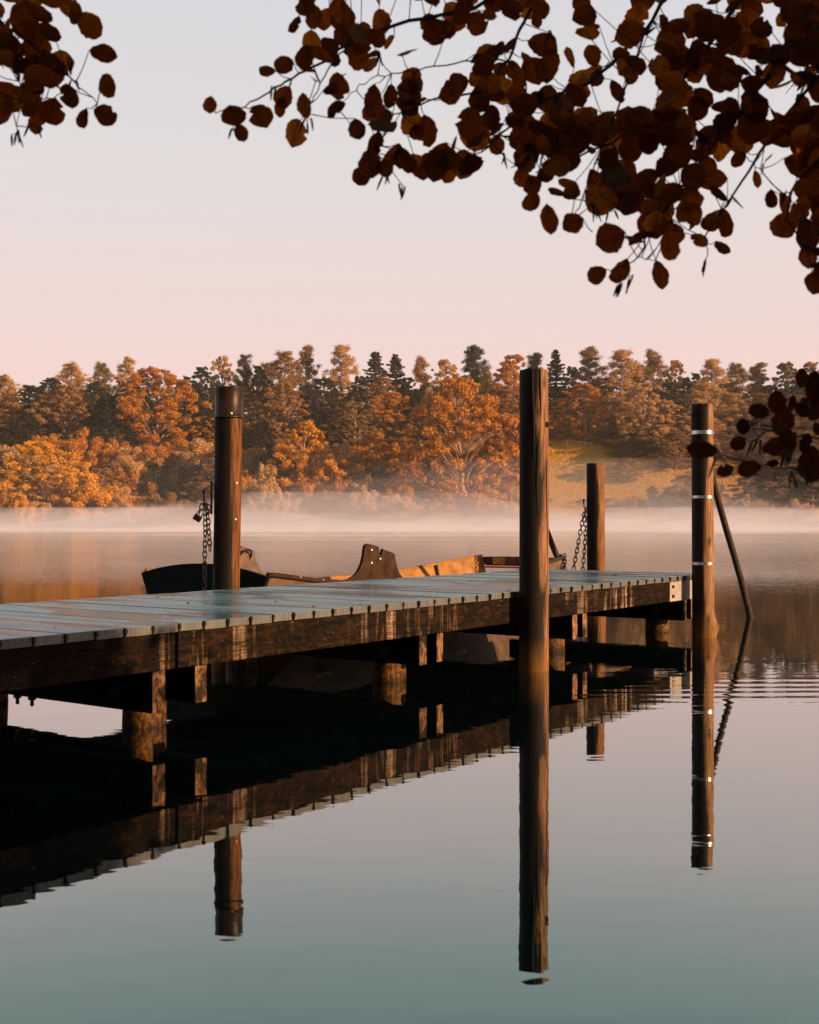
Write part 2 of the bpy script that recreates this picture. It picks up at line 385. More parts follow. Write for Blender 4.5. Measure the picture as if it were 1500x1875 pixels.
W = bpy.data.worlds.new('World'); S.world = W; W.use_nodes = True
wt = W.node_tree; wt.nodes.clear()
sky = wt.nodes.new('ShaderNodeTexSky'); sky.sky_type = 'NISHITA'; sky.sun_disc = False
sky.sun_elevation = EL; sky.sun_rotation = AZ; sky.altitude = 400; sky.dust_density = 2.0
tc = wt.nodes.new('ShaderNodeTexCoord'); sx = wt.nodes.new('ShaderNodeSeparateXYZ'); wt.links.new(tc.outputs['Generated'], sx.inputs[0])
rp = wt.nodes.new('ShaderNodeValToRGB'); el = rp.color_ramp.elements
def srgb(*c): return tuple(((x / 255 + 0.055) / 1.055) ** 2.4 if x > 10 else x / 255 / 12.92 for x in c)
# dawn sky by height (z of the direction): pink belt over the far shore, lilac grey above, deepening to blue overhead
stops = [(0.0, srgb(246, 210, 203)), (0.12, srgb(246, 213, 207)), (0.19, srgb(238, 217, 212)), (0.27, srgb(229, 221, 219)),
         (0.40, srgb(220, 218, 222)), (0.55, srgb(128, 150, 168)), (1.0, srgb(62, 88, 112))]
while len(el) < len(stops): el.new(0.5)
for e, (p, c) in zip(el, stops): e.position = p; e.color = (*c, 1)
wt.links.new(sx.outputs[2], rp.inputs['Fac'])
sc10 = wt.nodes.new('ShaderNodeVectorMath'); sc10.operation = 'SCALE'; sc10.inputs['Scale'].default_value = 6.05
wt.links.new(rp.outputs['Color'], sc10.inputs[0])
mx = wt.nodes.new('ShaderNodeMix'); mx.data_type = 'RGBA'; mx.inputs[0].default_value = 0.93
wt.links.new(sky.outputs[0], mx.inputs[6]); wt.links.new(sc10.outputs[0], mx.inputs[7])
bg = wt.nodes.new('ShaderNodeBackground'); bg.inputs['Strength'].default_value = 0.1
wo = wt.nodes.new('ShaderNodeOutputWorld')
wt.links.new(mx.outputs[2], bg.inputs['Color']); wt.links.new(bg.outputs[0], wo.inputs['Surface'])

vs = S.view_settings; vs.view_transform = 'Standard'; vs.look = 'None'; vs.exposure = 0.75; vs.gamma = 1.0
cy = S.cycles
cy.max_bounces = 6; cy.diffuse_bounces = 2; cy.glossy_bounces = 3; cy.transmission_bounces = 3; cy.volume_bounces = 1
cy.transparent_max_bounces = 8; cy.caustics_reflective = False; cy.caustics_refractive = False
cy.sample_clamp_indirect = 4.0
try:
    cy.use_denoising = True; cy.denoiser = 'OPENIMAGEDENOISE'
except Exception: pass

# ------------------------------------------------------------------ lake, shores
def shore_y(x): return 250 + 5 * math.sin(x * 0.021 + 1.0) + 2.5 * math.sin(x * 0.07)
def ground(x, y):
    d = y - shore_y(x)
    if d < 0: return -0.25 + d * 0.05 if d > -20 else -1.25
    h = 0.1 + 1.1 * sstep(0, 15, d)
    if d > 12: h += 27.0 * sstep(0, 1, (min(d, 92) - 12) / 80.0) ** 0.9
    if d > 70: h += 6.5 * sstep(70, 170, d)
    return h + (0.5 * math.sin(x * 0.05 + y * 0.03) + 0.35 * math.sin(x * 0.13 - y * 0.09)) * sstep(5, 40, d)

m = MB(); m.add([(-900, -60, 0), (900, -60, 0), (900, 262, 0), (-900, 262, 0)], [(0, 1, 2, 3)])
tag(m.build('lake_water', M['water']), kind='structure')

m = MB(); xs = np.linspace(-900, 900, 181); ys = list(np.arange(236, 360, 4.0)) + [370, 390, 420, 470, 560, 800, 1500]
V = [(x, y, ground(x, y)) for y in ys for x in xs]
nx = len(xs); Q = [(j*nx+i, j*nx+i+1, (j+1)*nx+i+1, (j+1)*nx+i) for j in range(len(ys)-1) for i in range(nx-1)]
m.add(V, Q); tag(m.build('far_hillside', M['meadow'], smooth=True), kind='structure')

m = MB(); xs = np.linspace(-60, 60, 61); ys = np.linspace(-60, 1.6, 32)
def bank_z(x, y):
    e = 0.9 - 0.25 * math.sin(x * 0.6) - 0.04 * abs(x)
    return lerp(-0.6, 0.25 + 0.02 * (e - y), sstep(-0.3, 1.0, e - y)) + 0.03 * math.sin(x * 3 + y * 2)
V = [(x, y, bank_z(x, y)) for y in ys for x in xs]; nx = len(xs)
m.add(V, [(j*nx+i, j*nx+i+1, (j+1)*nx+i+1, (j+1)*nx+i) for j in range(len(ys)-1) for i in range(nx-1)])
tag(m.build('near_bank', M['soil'], smooth=True), kind='structure')

# ------------------------------------------------------------------ jetty
U, N = Vector((0.5815, 0.8136, 0)), Vector((0.8136, -0.5815, 0))      # along the jetty, and towards its sunny side
B0 = -5.052
JA = math.atan2(U.y, U.x)
def JP(a, b, z=0.0):                                            # jetty coordinates to world
    p = U * a + N * (b + B0); return Vector((p.x, p.y, z))
DT, DTH = 0.672, 0.052                                         # deck top and thickness
BN, BF = -0.14, -2.40                                          # sunny and far edge
A0, A1 = -4.0, 13.16

jetty = empty('jetty', JP(0, 0), JA, 'long wet grey-green wooden jetty on log piles crossing the still water', 'jetty')
# local frame: x = a, y = -b (left of travel), z up
def JL(a, b): return (a, -(b))
PITCH = 0.2045
rng = random.Random(4)
m = MB(); clips = []
a = 3.905 - PITCH * 38
while a < A1 - 0.05:
    x0, x1 = a + rng.uniform(0.002, 0.008), min(a + PITCH - rng.uniform(0.002, 0.008), A1)
    if x1 > A0:
        j = rng.uniform(-0.006, 0.006); t = DT + rng.uniform(-0.003, 0.003)
        m.box(x0, x1, -BN - 0.0 + j, -BF + rng.uniform(-0.01, 0.01), t - DTH, t)
        if 3.4 < a < 13.1: clips.append(a)
    a += PITCH
jb = -B0
deck = m.build('deck', M['deck'], jetty, bevel=0.004); deck.location = (0, -B0, 0)
def jpart(mb, name, mat, smooth=False, bevel=0.0):
    o = mb.build(name, mat, jetty, smooth, bevel); o.location = (0, -B0, 0); return o
jetty.location = (0, 0, 0)
# joint clips between the boards
c0 = None
for a in clips:
    if c0 is None:
        m = MB(); zt = DT - 0.002
        m.obox((0, -0.004, zt - 0.016), (0.0115, 0, 0), (0, 0.006, 0), (0, 0, 0.0065))
        m.obox((0, -0.004, zt - 0.016), (0.0070, 0, 0), (0, 0.0055, 0), (0, 0, 0.0175))
        m.obox((0, -0.002, zt - 0.034), (0.0050, 0, 0), (0, 0.004, 0), (0, 0, 0.016))
        c0 = jpart(m, 'plank_clip', M['black_iron']); o = c0
    else:
        o = c0.copy(); COL.objects.link(o); o.parent = jetty
    o.location = (a, -B0 - BN - 0.002, 0)
# girders
def girder(a0, a1, b0, b1, z0=0.405, z1=DT - DTH - 0.003):
    m = MB(); n = max(2, int((a1 - a0) / 0.25)); 
    for k in range(1):
        m.box(a0, a1, -b1, -b0, z0, z1)
    return jpart(m, 'girder', M['beam'], bevel=0.006)
girder(A0, 4.912, -0.275, -0.150); girder(4.935, 12.085, -0.275, -0.150)
girder(A0, 4.92, -2.385, -2.27); girder(4.94, A1 - 0.02, -2.385, -2.27)
for b in (-0.85, -1.65): girder(A0, A1 - 0.02, b - 0.06, b + 0.06, 0.43)
# steel end shoe with bolts
m = MB(); m.box(12.10, A1, 0.145, 0.275, 0.405, DT - DTH - 0.004)
shoe = jpart(m, 'steel_shoe', M['steel'], bevel=0.003)
b1 = None
for (a, z) in ((12.17, 0.565), (12.17, 0.46), (13.02, 0.565), (13.02, 0.46)):
    if b1 is None:
        m = MB(); m.tube([(0, 0.006, 0), (0, -0.014, 0)], [0.021, 0.019], 6); b1 = m.build('bolt', M['black_iron'], shoe); o = b1
    else:
        o = b1.copy(); COL.objects.link(o); o.parent = shoe
    o.location = (a, 0.145, z)
# bents: two cross timbers clamped to two log piles
def log(h, r0, r1, lean=(0, 0), flare=0.0, seed=0, mat=None, name='log'):
    r = random.Random(seed); m = MB(); n, seg = 26, 40
    V = []; ph = [r.uniform(0, 6.28) for _ in range(4)]
    zs = [-1.3, -0.5] + [h * k / (n - 3) for k in range(n - 2)]
    for z in zs:
        t = max(0, z) / h; rad = lerp(r0, r1, t) 
        fl = flare * math.exp(-((z - 0.10) / 0.10) ** 2)
        for k in range(seg):
            w = 2 * PI * k / seg
            q = rad * (1 + 0.012 * math.sin(2 * w + ph[0]) + 0.008 * math.sin(3 * w + ph[1] + z * 2.2) + 0.006 * math.sin(5 * w + ph[2] - z * 3))
            q += fl * max(0, math.cos(w + 0.25)) ** 2
            V.append((lean[0] * t * h + q * math.cos(w), lean[1] * t * h + q * math.sin(w), z))
    Fc = [(i*seg+k, i*seg+(k+1) % seg, (i+1)*seg+(k+1) % seg, (i+1)*seg+k) for i in range(n-1) for k in range(seg)]
    # worn, slightly rounded top
    last = (n - 1) * seg; L = len(V)
    for k in range(seg):
        x, y, z = V[last + k]; cx, cy_ = lean[0] * h, lean[1] * h
        V.append((cx + (x - cx) * 0.93, cy_ + (y - cy_) * 0.93, z + 0.010 + 0.003 * math.sin(k)))
    Fc += [(last+k, last+(k+1) % seg, L+(k+1) % seg, L+k) for k in range(seg)]
    V.append((lean[0] * h, lean[1] * h, h + 0.014)); Fc += [(L+k, L+(k+1) % seg, L+seg) for k in range(seg)]
    m.add(V, Fc); me = m.mesh(name, mat, True); return me

def pile(a, b, r):
    me = log(0.40, r * 1.02, r * 0.97, (rng.uniform(-0.02, 0.02), 0), 0.0, rng.randrange(999), M['pile'])
    o = link('pile', me, jetty, (a, -b - B0, 0)); o.rotation_euler = (0, 0, -JA); return o
def cross_timber(a, z0=0.165, bn=-0.20, w=0.05):
    m = MB(); m.box(-w, w, -bn, 2.45, z0, 0.402)
    o = m.build('cross_timber', M['sawn'], jetty, bevel=0.006); o.location = (a, -B0, 0); return o
def through_bolt(a, b, z):
    m = MB(); m.tube([(0.02, 0, 0), (-0.012, 0, 0)], 0.035, 14); m.tube([(-0.012, 0, 0), (-0.04, 0, 0)], 0.018, 6)
    o = m.build('through_bolt', M['rust'], jetty); o.location = (a, -b - B0, z)
for i, (pa, ta, tb) in enumerate(((-0.2, -0.45, -0.1), (2.5, 2.25, 2.58), (5.11, 4.83, 5.17), (7.68, 7.53, 7.76), (10.35, 10.02, 10.22), (12.88, 12.64, 12.86))):
    for pb in (-0.64, -2.25): pile(pa, pb, 0.135)
    cross_timber(ta, 0.15 if i == 2 else 0.165); cross_timber(tb, 0.17, -0.2, 0.045 if i > 2 else 0.05)
    through_bolt(ta - 0.05, -0.52, 0.25)
# bolts hanging below the first visible bent
for b in (-1.38, -1.53):
    m = MB(); m.tube([(4.83, -b, 0.16), (4.83, -b, 0.085)], 0.012, 6); m.tube([(4.83, -b, 0.15), (4.83, -b, 0.125)], 0.026, 6); jpart(m, 'hanging_bolt', M['black_iron'])
# leaf crumbs on the boards
m = MB(); r2 = random.Random(9)
for k in range(26):
    a = r2.uniform(3.0, 12.8); b = r2.uniform(-2.3, -0.2); s = r2.choice([0.004, 0.006, 0.008, 0.014])
    p = JP(a, b, DT + 0.002); w = r2.uniform(0, 6.28)
    q = [(p.x + s * math.cos(w + t) * (1 if k % 2 else .6), p.y + s * math.sin(w + t), p.z + r2.uniform(0.0015, 0.011)) for t in (0, 1.3, 2.6, 3.9, 5.2)]
    q2 = [(x, y, DT + 0.0005) for x, y, z in q]
    m.add(q + q2, [(0, 1, 2, 3, 4), (9, 8, 7, 6, 5)] + [(i, (i+1) % 5, (i+1) % 5 + 5, i + 5) for i in range(5)])
tag(m.build('fallen_leaf_crumbs', M['litter']), 'scattered leaf crumbs and dirt lying on the wet deck boards', 'leaf litter', kind='stuff')

# ------------------------------------------------------------------ mooring posts
def ztop(y, s): return EYE + (HY - y) / s

def link_pts(p, d, side, L, w):
    """one oval chain link centred at p, long axis d, flat in the plane of d and side"""
    out = []
    for k in range(12):
        t = 2 * PI * k / 12
        x = (L/2 - w/2) * (1 if math.cos(t) > 0.01 else -1 if math.cos(t) < -0.01 else 0) + w/2 * math.cos(t)
        out.append(p + d * x + side * (w / 2 * math.sin(t)))
    return out
def chain(name, pts, label, cat='chain', L=0.062, w=0.034, r=0.0055):
    pts = [Vector(p) for p in pts]; m = MB()
    seg = [(pts[i+1] - pts[i]).length for i in range(len(pts)-1)]; tot = sum(seg); pitch = L - 2.6 * r
    n = int(tot / pitch); rg = random.Random(name + label)
    for k in range(n + 1):
        s = k * pitch; i = 0
        while i < len(seg) - 1 and s > seg[i]: s -= seg[i]; i += 1
        p = pts[i].lerp(pts[i+1], min(1.0, s / seg[i])); d = (pts[i+1] - pts[i]).normalized()
        ref = Vector((0, 1, 0)) if abs(d.y) < 0.9 else Vector((1, 0, 0))
        e1 = d.cross(ref).normalized(); e2 = d.cross(e1)
        w_ = (0.35 if k % 2 else 0.35 + PI / 2) + rg.uniform(-0.35, 0.35)
        side = e1 * math.cos(w_) + e2 * math.sin(w_)
        m.tube(link_pts(p, d, side, L, w), r, 6, closed=True)
    return tag(m.build(name, M['black_iron'], smooth=True), label, cat)

def hook_mesh(out, top, drop, mat=M['black_iron']):
    """flat strap on the post and an upright peg with a ball end: peg stands off the post along 'out'"""
    o = Vector(out).normalized(); m = MB()
    b = Vector((0, 0, top - drop))
    pts = [b, b + o * 0.03, b + o * 0.055 + Vector((0, 0, 0.012)), b + o * 0.068 + Vector((0, 0, 0.05)), b + o * 0.074 + Vector((0, 0, drop - 0.02))]
    m.tube(pts, 0.0085, 8)
    for (q, c) in ((0.0, 0.006), (0.010, 0.015), (0.022, 0.018), (0.034, 0.012), (0.040, 0.004)): pass
    c = b + o * 0.074 + Vector((0, 0, drop))
    m.tube([c + Vector((0, 0, z)) for z in (-0.02, -0.012, 0, 0.012, 0.019)], [0.008, 0.016, 0.019, 0.014, 0.003], 10)
    return m

# A: dark log with a sheet cap, far side of the jetty
sA = 200.0; pA = Vector((-1.69, F / sA, 0)); hA = ztop(714, sA)
tA = empty('mooring_post', pA, 0, 'dark mooring post with black metal cap standing beside the boat', 'post', 'mooring posts around the jetty')
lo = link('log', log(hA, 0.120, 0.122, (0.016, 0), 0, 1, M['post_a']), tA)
m = MB(); seg = 40; lx = 0.016 * hA
zc = hA - 0.26
prof = [(0.1245, zc), (0.1325, zc - 0.004), (0.1345, zc + 0.006), (0.1325, zc + 0.016), (0.127, zc + 0.022), (0.1265, hA - 0.01), (0.131, hA + 0.008), (0.132, hA + 0.018), (0.126, hA + 0.022), (0.0, hA + 0.024)]
V = [(0.016 * z + r * math.cos(2*PI*k/seg), r * math.sin(2*PI*k/seg), z) for r, z in prof for k in range(seg)]
m.add(V, [(i*seg+k, i*seg+(k+1) % seg, (i+1)*seg+(k+1) % seg, (i+1)*seg+k) for i in range(len(prof)-1) for k in range(seg)])
m.build('cap', M['cap'], tA, True)
def screw(parent, z, ang, rad, lean=0.0):
    m = MB(); d = Vector((math.cos(ang), math.sin(ang), 0)); c = Vector((lean * z, 0, z))
    m.tube([c + d * (rad - 0.006), c + d * (rad + 0.004), c + d * (rad + 0.009)], [0.014, 0.013, 0.006], 12)
    return m.build('screw', M['screw'], parent, True)
for y, ang in ((885, -0.70), (951, -0.74)): screw(tA, ztop(y, sA), ang, 0.119, 0.016)
screw(tA, zc + 0.035, -1.25, 0.127, 0.016)
zA = ztop(900, sA)
hk = hook_mesh((-0.93, -0.37, 0), zA, 0.17).build('hook', M['black_iron'], tA, True); hk.location = (-0.112, -0.05, 0)
m = MB(); m.obox((-0.117, -0.035, zA - 0.06), (0.006, 0, 0), (0, 0.022, 0), (0, 0, 0.15)); m.build('strap', M['black_iron'], tA)

# B: tall pale log in front of the jetty
sB = 215.0; pB = Vector((1.06, F / sB, 0)); hB = ztop(680, sB)
tB = empty('mooring_post', pB, 0, 'tallest pale mooring post, cracked at the top, standing before the jetty', 'post', 'mooring posts around the jetty')
link('log', log(hB, 0.127, 0.123, (0.0, 0), 0, 2, M['post_b']), tB)
# drying cracks and the stamped m
m = MB()
def on_log(ang, z, rad, lean=0): return Vector((lean * z + rad * math.cos(ang), rad * math.sin(ang), z))
for (ang, z0, z1, w) in ((-1.72, hB - 0.75, hB + 0.004, 0.010), (-1.20, hB - 0.38, hB + 0.004, 0.007), (-1.42, hB - 1.25, hB - 0.62, 0.006), (-0.62, hB - 1.6, hB - 0.75, 0.004)):
    L = [on_log(ang + 0.05 * math.sin(z * 7), z, 0.1262) for z in np.linspace(z0, z1, 9)]
    m.tube(L, [w * x for x in (0.15, 0.4, 0.7, 0.9, 1, 1, 0.95, 0.9, 0.8)], 6)
m.build('crack', M['twig'], tB, True)
m = MB(); zm = ztop(777, sB); R_ = 0.1265
def arc(x0): return [on_log(-0.62 + x / R_, zm + z, R_) for x, z in ((x0, -0.030), (x0, 0.0), (x0 + 0.003, 0.010), (x0 + 0.011, 0.013), (x0 + 0.018, 0.010), (x0 + 0.020, 0.0), (x0 + 0.020, -0.030))]
m.tube(arc(-0.020), 0.0045, 6); m.tube(arc(0.0), 0.0045, 6); m.build('stamped_letter', M['twig'], tB, True)

# C: short honey-coloured log, the farthest
sC = 128.3; pC = Vector((2.672, F / sC, 0)); hC = ztop(850, sC)
tC = empty('mooring_post', pC, 0, 'shortest, farthest mooring post with two chains hanging from its hook', 'post', 'mooring posts around the jetty')
link('log', log(hC, 0.131, 0.124, (-0.010, 0), 0, 3, M['post_c']), tC)
zC = ztop(916, sC)
hk = hook_mesh((-0.93, -0.37, 0), zC, 0.14).build('hook', M['black_iron'], tC, True); hk.location = (-0.128, -0.05, 0)
m = MB(); m.obox((-0.140, -0.035, zC - 0.10), (0.006, 0, 0), (0, 0.022, 0), (0, 0, 0.15)); m.build('strap', M['black_iron'], tC)

# D: banded log at the jetty head
sD = 166.5; pD = Vector((538 / sD, F / sD, 0)); hD = ztop(742, sD)
tD = empty('mooring_post', pD, 0, 'mooring post with three bright steel bands at the jetty head, swollen at the waterline', 'post', 'mooring posts around the jetty')
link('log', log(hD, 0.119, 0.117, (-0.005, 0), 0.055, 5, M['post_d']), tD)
for y, hh in ((789, 0.040), (907.6, 0.030), (1029, 0.030)):
    m = MB(); z = ztop(y, sD); sg = 40
    V = [(-0.005 * z + r * math.cos(2*PI*k/sg), r * math.sin(2*PI*k/sg), zz) for r, zz in ((0.116, z - hh), (0.1215, z - hh), (0.1215, z + 0.0), (0.116, z + 0.0)) for k in range(sg)]
    m.add(V, [(i*sg+k, i*sg+(k+1) % sg, (i+1)*sg+(k+1) % sg, (i+1)*sg+k) for i in range(3) for k in range(sg)])
    o = m.build('steel_band', M['band'], tD, True); o.modifiers.new('e', 'EDGE_SPLIT').split_angle = 0.7

# chains and padlock
hx = pA + Vector((-0.112 - 0.066, -0.075, 0))
zk = zA - 0.165
chain('mooring_chain', [hx + Vector((0.01, -0.01, zk + 0.02)), hx + Vector((0.012, -0.012, zk - 0.10)), hx + Vector((0.004, -0.012, 0.62)), hx + Vector((0.0, 0.0, 0.45))],
      'long rusty chain hanging straight down from the hook of the capped post', 'chain')
chain('mooring_chain', [hx + Vector((0.02, 0.0, zk + 0.03)), hx + Vector((0.034, 0.012, zk - 0.08)), hx + Vector((0.050, 0.015, zk - 0.35))],
      'short chain end hanging between the capped post and its longer chain', 'chain')
chain('mooring_chain', [hx + Vector((-0.035, -0.02, zk - 0.02)), hx + Vector((-0.012, -0.02, zk + 0.045)), hx + Vector((0.035, -0.015, zk + 0.045)), hx + Vector((0.05, 0, zk - 0.02)), hx + Vector((0.02, -0.01, zk - 0.06))],
      'knot of chain wound around the hook above the padlock', 'chain')
pl = empty('padlock', hx + Vector((-0.042, -0.03, zk - 0.055)), 0, 'small dark padlock hanging open beside the capped post', 'padlock')
pl.rotation_euler = (0, math.radians(32), 0)
m = MB(); m.box(-0.036, 0.036, -0.013, 0.013, -0.055, 0.0); m.build('lock_body', M['black_iron'], pl, bevel=0.005)
m = MB(); m.tube([(-0.024, 0, -0.005), (-0.024, 0, 0.035), (-0.012, 0, 0.055), (0.012, 0, 0.055), (0.024, 0, 0.035), (0.024, 0, -0.005)], 0.0055, 8); m.build('shackle', M['black_iron'], pl, True)
hc = pC + Vector((-0.128 - 0.05, -0.068, 0)); zc2 = zC - 0.14
def at(px, py, Y): return Vector(((px - CX) * Y / F, Y, EYE + (HY - py) * Y / F))
YC = pC.y - 0.07
chain('mooring_chain', [at(1072, 934, YC), at(1067, 952, YC), at(1060, 990, YC - .02), at(1050, 1044, YC - .06), at(1036, 1082, YC - .1)], 'slanting chain from the farthest post down to the boat', 'chain', L=0.085, w=0.046, r=0.0075)
chain('mooring_chain', [at(1073, 934, YC), at(1073, 950, YC), at(1071, 1000, YC), at(1067, 1046, YC), at(1062, 1085, YC)], 'steeper chain hanging closest to the farthest post', 'chain', L=0.085, w=0.046, r=0.0075)

# leaning stakes
def stake(p0, p1, r, label):
    m = MB(); p0, p1 = Vector(p0), Vector(p1); d = p1 - p0
    pts = [p0 + d * t + Vector((0.012 * math.sin(t * 7), 0, 0)) for t in np.linspace(-0.25, 1, 9)]
    m.tube(pts, [r * (1.05 - 0.15 * i / 8) for i in range(9)], 12)
    return tag(m.build('leaning_stake', M['pole'], smooth=True), label, 'stake')
stake((4.52, 15.85, 0), (3.60, 14.62, 2.25), 0.043, 'dark stake leaning in the open water right behind the banded post')
stake((2.44, 17.5, 0.0), (1.75, 17.45, 1.85), 0.046, 'dark stake leaning over the boat end behind the tallest post')

# ------------------------------------------------------------------ rowing boat (local x along the jetty, y away from it)
boat = empty('rowing_boat', JP(0, 0), JA, 'flat wooden rowing boat with dark square bow moored behind the jetty', 'boat')
boat.location = (0, 0, 0)
# stations along the boat: a, half width top, half width bottom, gunwale z, floor z
ST = [(8.70, 0.86, 0.72, 0.735, 0.44), (8.84, 0.87, 0.72, 0.725, 0.36), (9.35, 0.88, 0.70, 0.66, 0.10), (10.2, 0.90, 0.72, 0.575, -0.08), (11.6, 0.92, 0.72, 0.525, -0.12), (13.0, 0.88, 0.70, 0.555, -0.06), (14.2, 0.78, 0.66, 0.66, 0.12), (15.1, 0.68, 0.60, 0.745, 0.42)]
BC = -3.74
def SP(a, b, z): return (a, -(b + B0), z)
def skin(off, sgn, mat, name):
    m = MB(); V = []; n = len(ST)
    for (a, wt_, wb, zg, zf) in ST: V += [SP(a, BC + sgn * (wt_ - off), zg), SP(a, BC + sgn * (wb - off), zf + off)]
    for (a, wt_, wb, zg, zf) in ST: V += [SP(a, BC + sgn * (wt_ - off - 0.022), zg), SP(a, BC + sgn * (wb - off - 0.022), zf + off)]
    Fc = []
    for i in range(n - 1):
        Fc += [(2*i, 2*i+1, 2*i+3, 2*i+2), (2*n+2*i+2, 2*n+2*i+3, 2*n+2*i+1, 2*n+2*i), (2*i, 2*i+2, 2*n+2*i+2, 2*n+2*i), (2*i+1, 2*n+2*i+1, 2*n+2*i+3, 2*i+3)]
    Fc += [(0, 2*n, 2*n+1, 1), (2*n-2, 2*n-1, 4*n-1, 4*n-2)]
    m.add(V, Fc); return m.build(name, mat, boat)
near_side = skin(0.0, 1, M['hull_outer'], 'side_plank'); far_side = skin(0.0, -1, M['hull_wood'], 'side_plank')
m = MB(); n = len(ST); V = []
for dz in (0.0, -0.03):
    for (a, wt_, wb, zg, zf) in ST: V += [SP(a, BC + wb - 0.01, zf + 0.03 + dz), SP(a, BC - wb + 0.01, zf + 0.03 + dz)]
m.add(V, [(2*i, 2*i+1, 2*i+3, 2*i+2) for i in range(n-1)] + [(2*n+2*i+2, 2*n+2*i+3, 2*n+2*i+1, 2*n+2*i) for i in range(n-1)])
m.build('floor', M['hull_wood'], boat)
def end_board(a, hw_t, hw_b, zt, zb, crown, th, mat, name):
    m = MB(); P = []
    for k in range(13):
        t = -1 + 2 * k / 12; P.append((BC + t * hw_t, zt + crown * (1 - t * t)))
    P += [(BC - -hw_b, zb), (BC - hw_b, zb)]
    n = len(P); V = [SP(a - th / 2, b, z) for b, z in P] + [SP(a + th / 2, b, z) for b, z in P]
    m.add(V, [tuple(range(n))[::-1], tuple(range(n, 2*n))] + [(i, (i+1) % n, (i+1) % n + n, i + n) for i in range(n)])
    return m.build(name, mat, boat, bevel=0.006)
bow = end_board(8.68, 0.90, 0.72, 0.728, 0.30, 0.115, 0.05, M['hull_dark'], 'bow_board')
stern = end_board(15.12, 0.70, 0.62, 0.745, 0.62, 0.012, 0.035, M['boat_red'], 'stern_board')
m = MB(); m.obox(SP(15.06, BC, 0.60), (0.03, 0, 0), (0, 0.62, 0), (0, 0, 0.012)); m.build('stern_rail', M['hull_wood'], boat)
# registration plate with its rows of characters
m = MB(); m.obox(SP(15.092, BC - 0.37, 0.690), (0.004, 0, 0), (0, 0.105, 0), (0, 0, 0.047)); plate = m.build('number_plate', M['plate'], stern, bevel=0.003)
m = MB()
for r_, row in enumerate(((0.0, 0.030, 0.066, 0.098), (0.0, 0.026, 0.060, 0.104), (0.0, 0.034, 0.070))):
    for k, yy in enumerate(row): m.obox(SP(15.086, BC - 0.37 + 0.085 - yy * 1.5, 0.718 - 0.027 * r_), (0.002, 0, 0), (0, 0.017, 0), (0, 0, 0.0065))
m.build('plate_lettering', M['boat_brown'], stern)
# gunwale rails
def rail(sgn, mat):
    m = MB(); pts = [SP(a, BC + sgn * (wt_ + 0.005), zg + 0.012) for (a, wt_, wb, zg, zf) in ST[0:]]
    m.tube(pts, 0.026, 8); return m.build('gunwale', mat, boat, True)
gn = rail(1, M['boat_brown']); rail(-1, M['hull_wood'])
def st_at(a):
    for p, q in zip(ST, ST[1:]):
        if p[0] <= a <= q[0]:
            t = (a - p[0]) / (q[0] - p[0]); return [lerp(x, y, t) for x, y in zip(p, q)]
for a in (9.15, 9.5, 9.85):
    s_ = st_at(a); m = MB(); c = Vector(SP(a, BC + s_[1] + 0.005, s_[3] + 0.012))
    m.tube([c + Vector((0, -0.020, 0.012)), c + Vector((0, -0.028, 0.016))], [0.012, 0.006], 10); m.build('rail_screw', M['screw'], gn)
# ribs on the sunny inside of the far side
for a in (11.2, 12.9, 14.0):
    s_ = st_at(a); m = MB()
    m.tube([SP(a, BC - s_[1] + 0.05, s_[3] + 0.01), SP(a, BC - s_[2] + 0.05, s_[4] + 0.05)], 0.022, 6); m.build('rib', M['boat_brown'], boat)
# thwarts
for a in (9.6, 12.2):
    s_ = st_at(a); m = MB(); m.obox(SP(a, BC, 0.32), (0.13, 0, 0), (0, s_[1] - 0.05, 0), (0, 0, 0.015)); m.build('thwart', M['hull_wood'], boat)
# oar rests: tall shaped boards on both gunwales, notched for the oar
def oar_rest(a, sgn, mat):
    s_ = st_at(a); P = []
    prof = [(-0.60, -0.02), (-0.60, 0.045), (-0.55, 0.065), (-0.46, 0.075), (-0.38, 0.105), (-0.31, 0.16), (-0.265, 0.23), (-0.235, 0.31), (-0.22, 0.40), (-0.205, 0.432), (-0.17, 0.445),
            (-0.06, 0.425), (0.005, 0.405), (0.012, 0.36), (0.020, 0.315), (0.048, 0.310), (0.060, 0.345), (0.075, 0.385), (0.10, 0.372), (0.225, 0.340), (0.265, 0.325), (0.275, 0.28), (0.30, 0.19), (0.335, 0.12), (0.39, 0.065), (0.48, 0.030), (0.60, 0.005), (0.60, -0.02)]
    prof = [(x * 1.12, z) for x, z in prof]; m = MB(); m.prism(prof, -0.022, 0.022)
    o = m.build('oar_rest', mat, boat, bevel=0.008); o.location = SP(a, BC + sgn * (s_[1] + 0.01), s_[3] + 0.02)
    if sgn > 0:
        for x, z in ((-0.13, 0.375), (-0.13, 0.235), (-0.13, 0.045), (0.025, 0.275)):
            m = MB(); m.tube([(x, -0.018, z), (x, -0.027, z), (x, -0.030, z)], [0.013, 0.012, 0.006], 10); m.build('screw', M['screw'], o)
    else:
        m = MB(); m.tube([(0.12 + 0.10 * math.cos(t), -0.03 - 0.05 * math.sin(t), 0.25 + 0.085 * math.sin(t)) for t in np.linspace(0, 2*PI, 20)[:-1]], 0.011, 8, closed=True); m.build('iron_ring', M['black_iron'], o, True)
    return o
oar_rest(10.42, 1, M['boat_brown']); oar_rest(10.10, -1, M['hull_outer'])
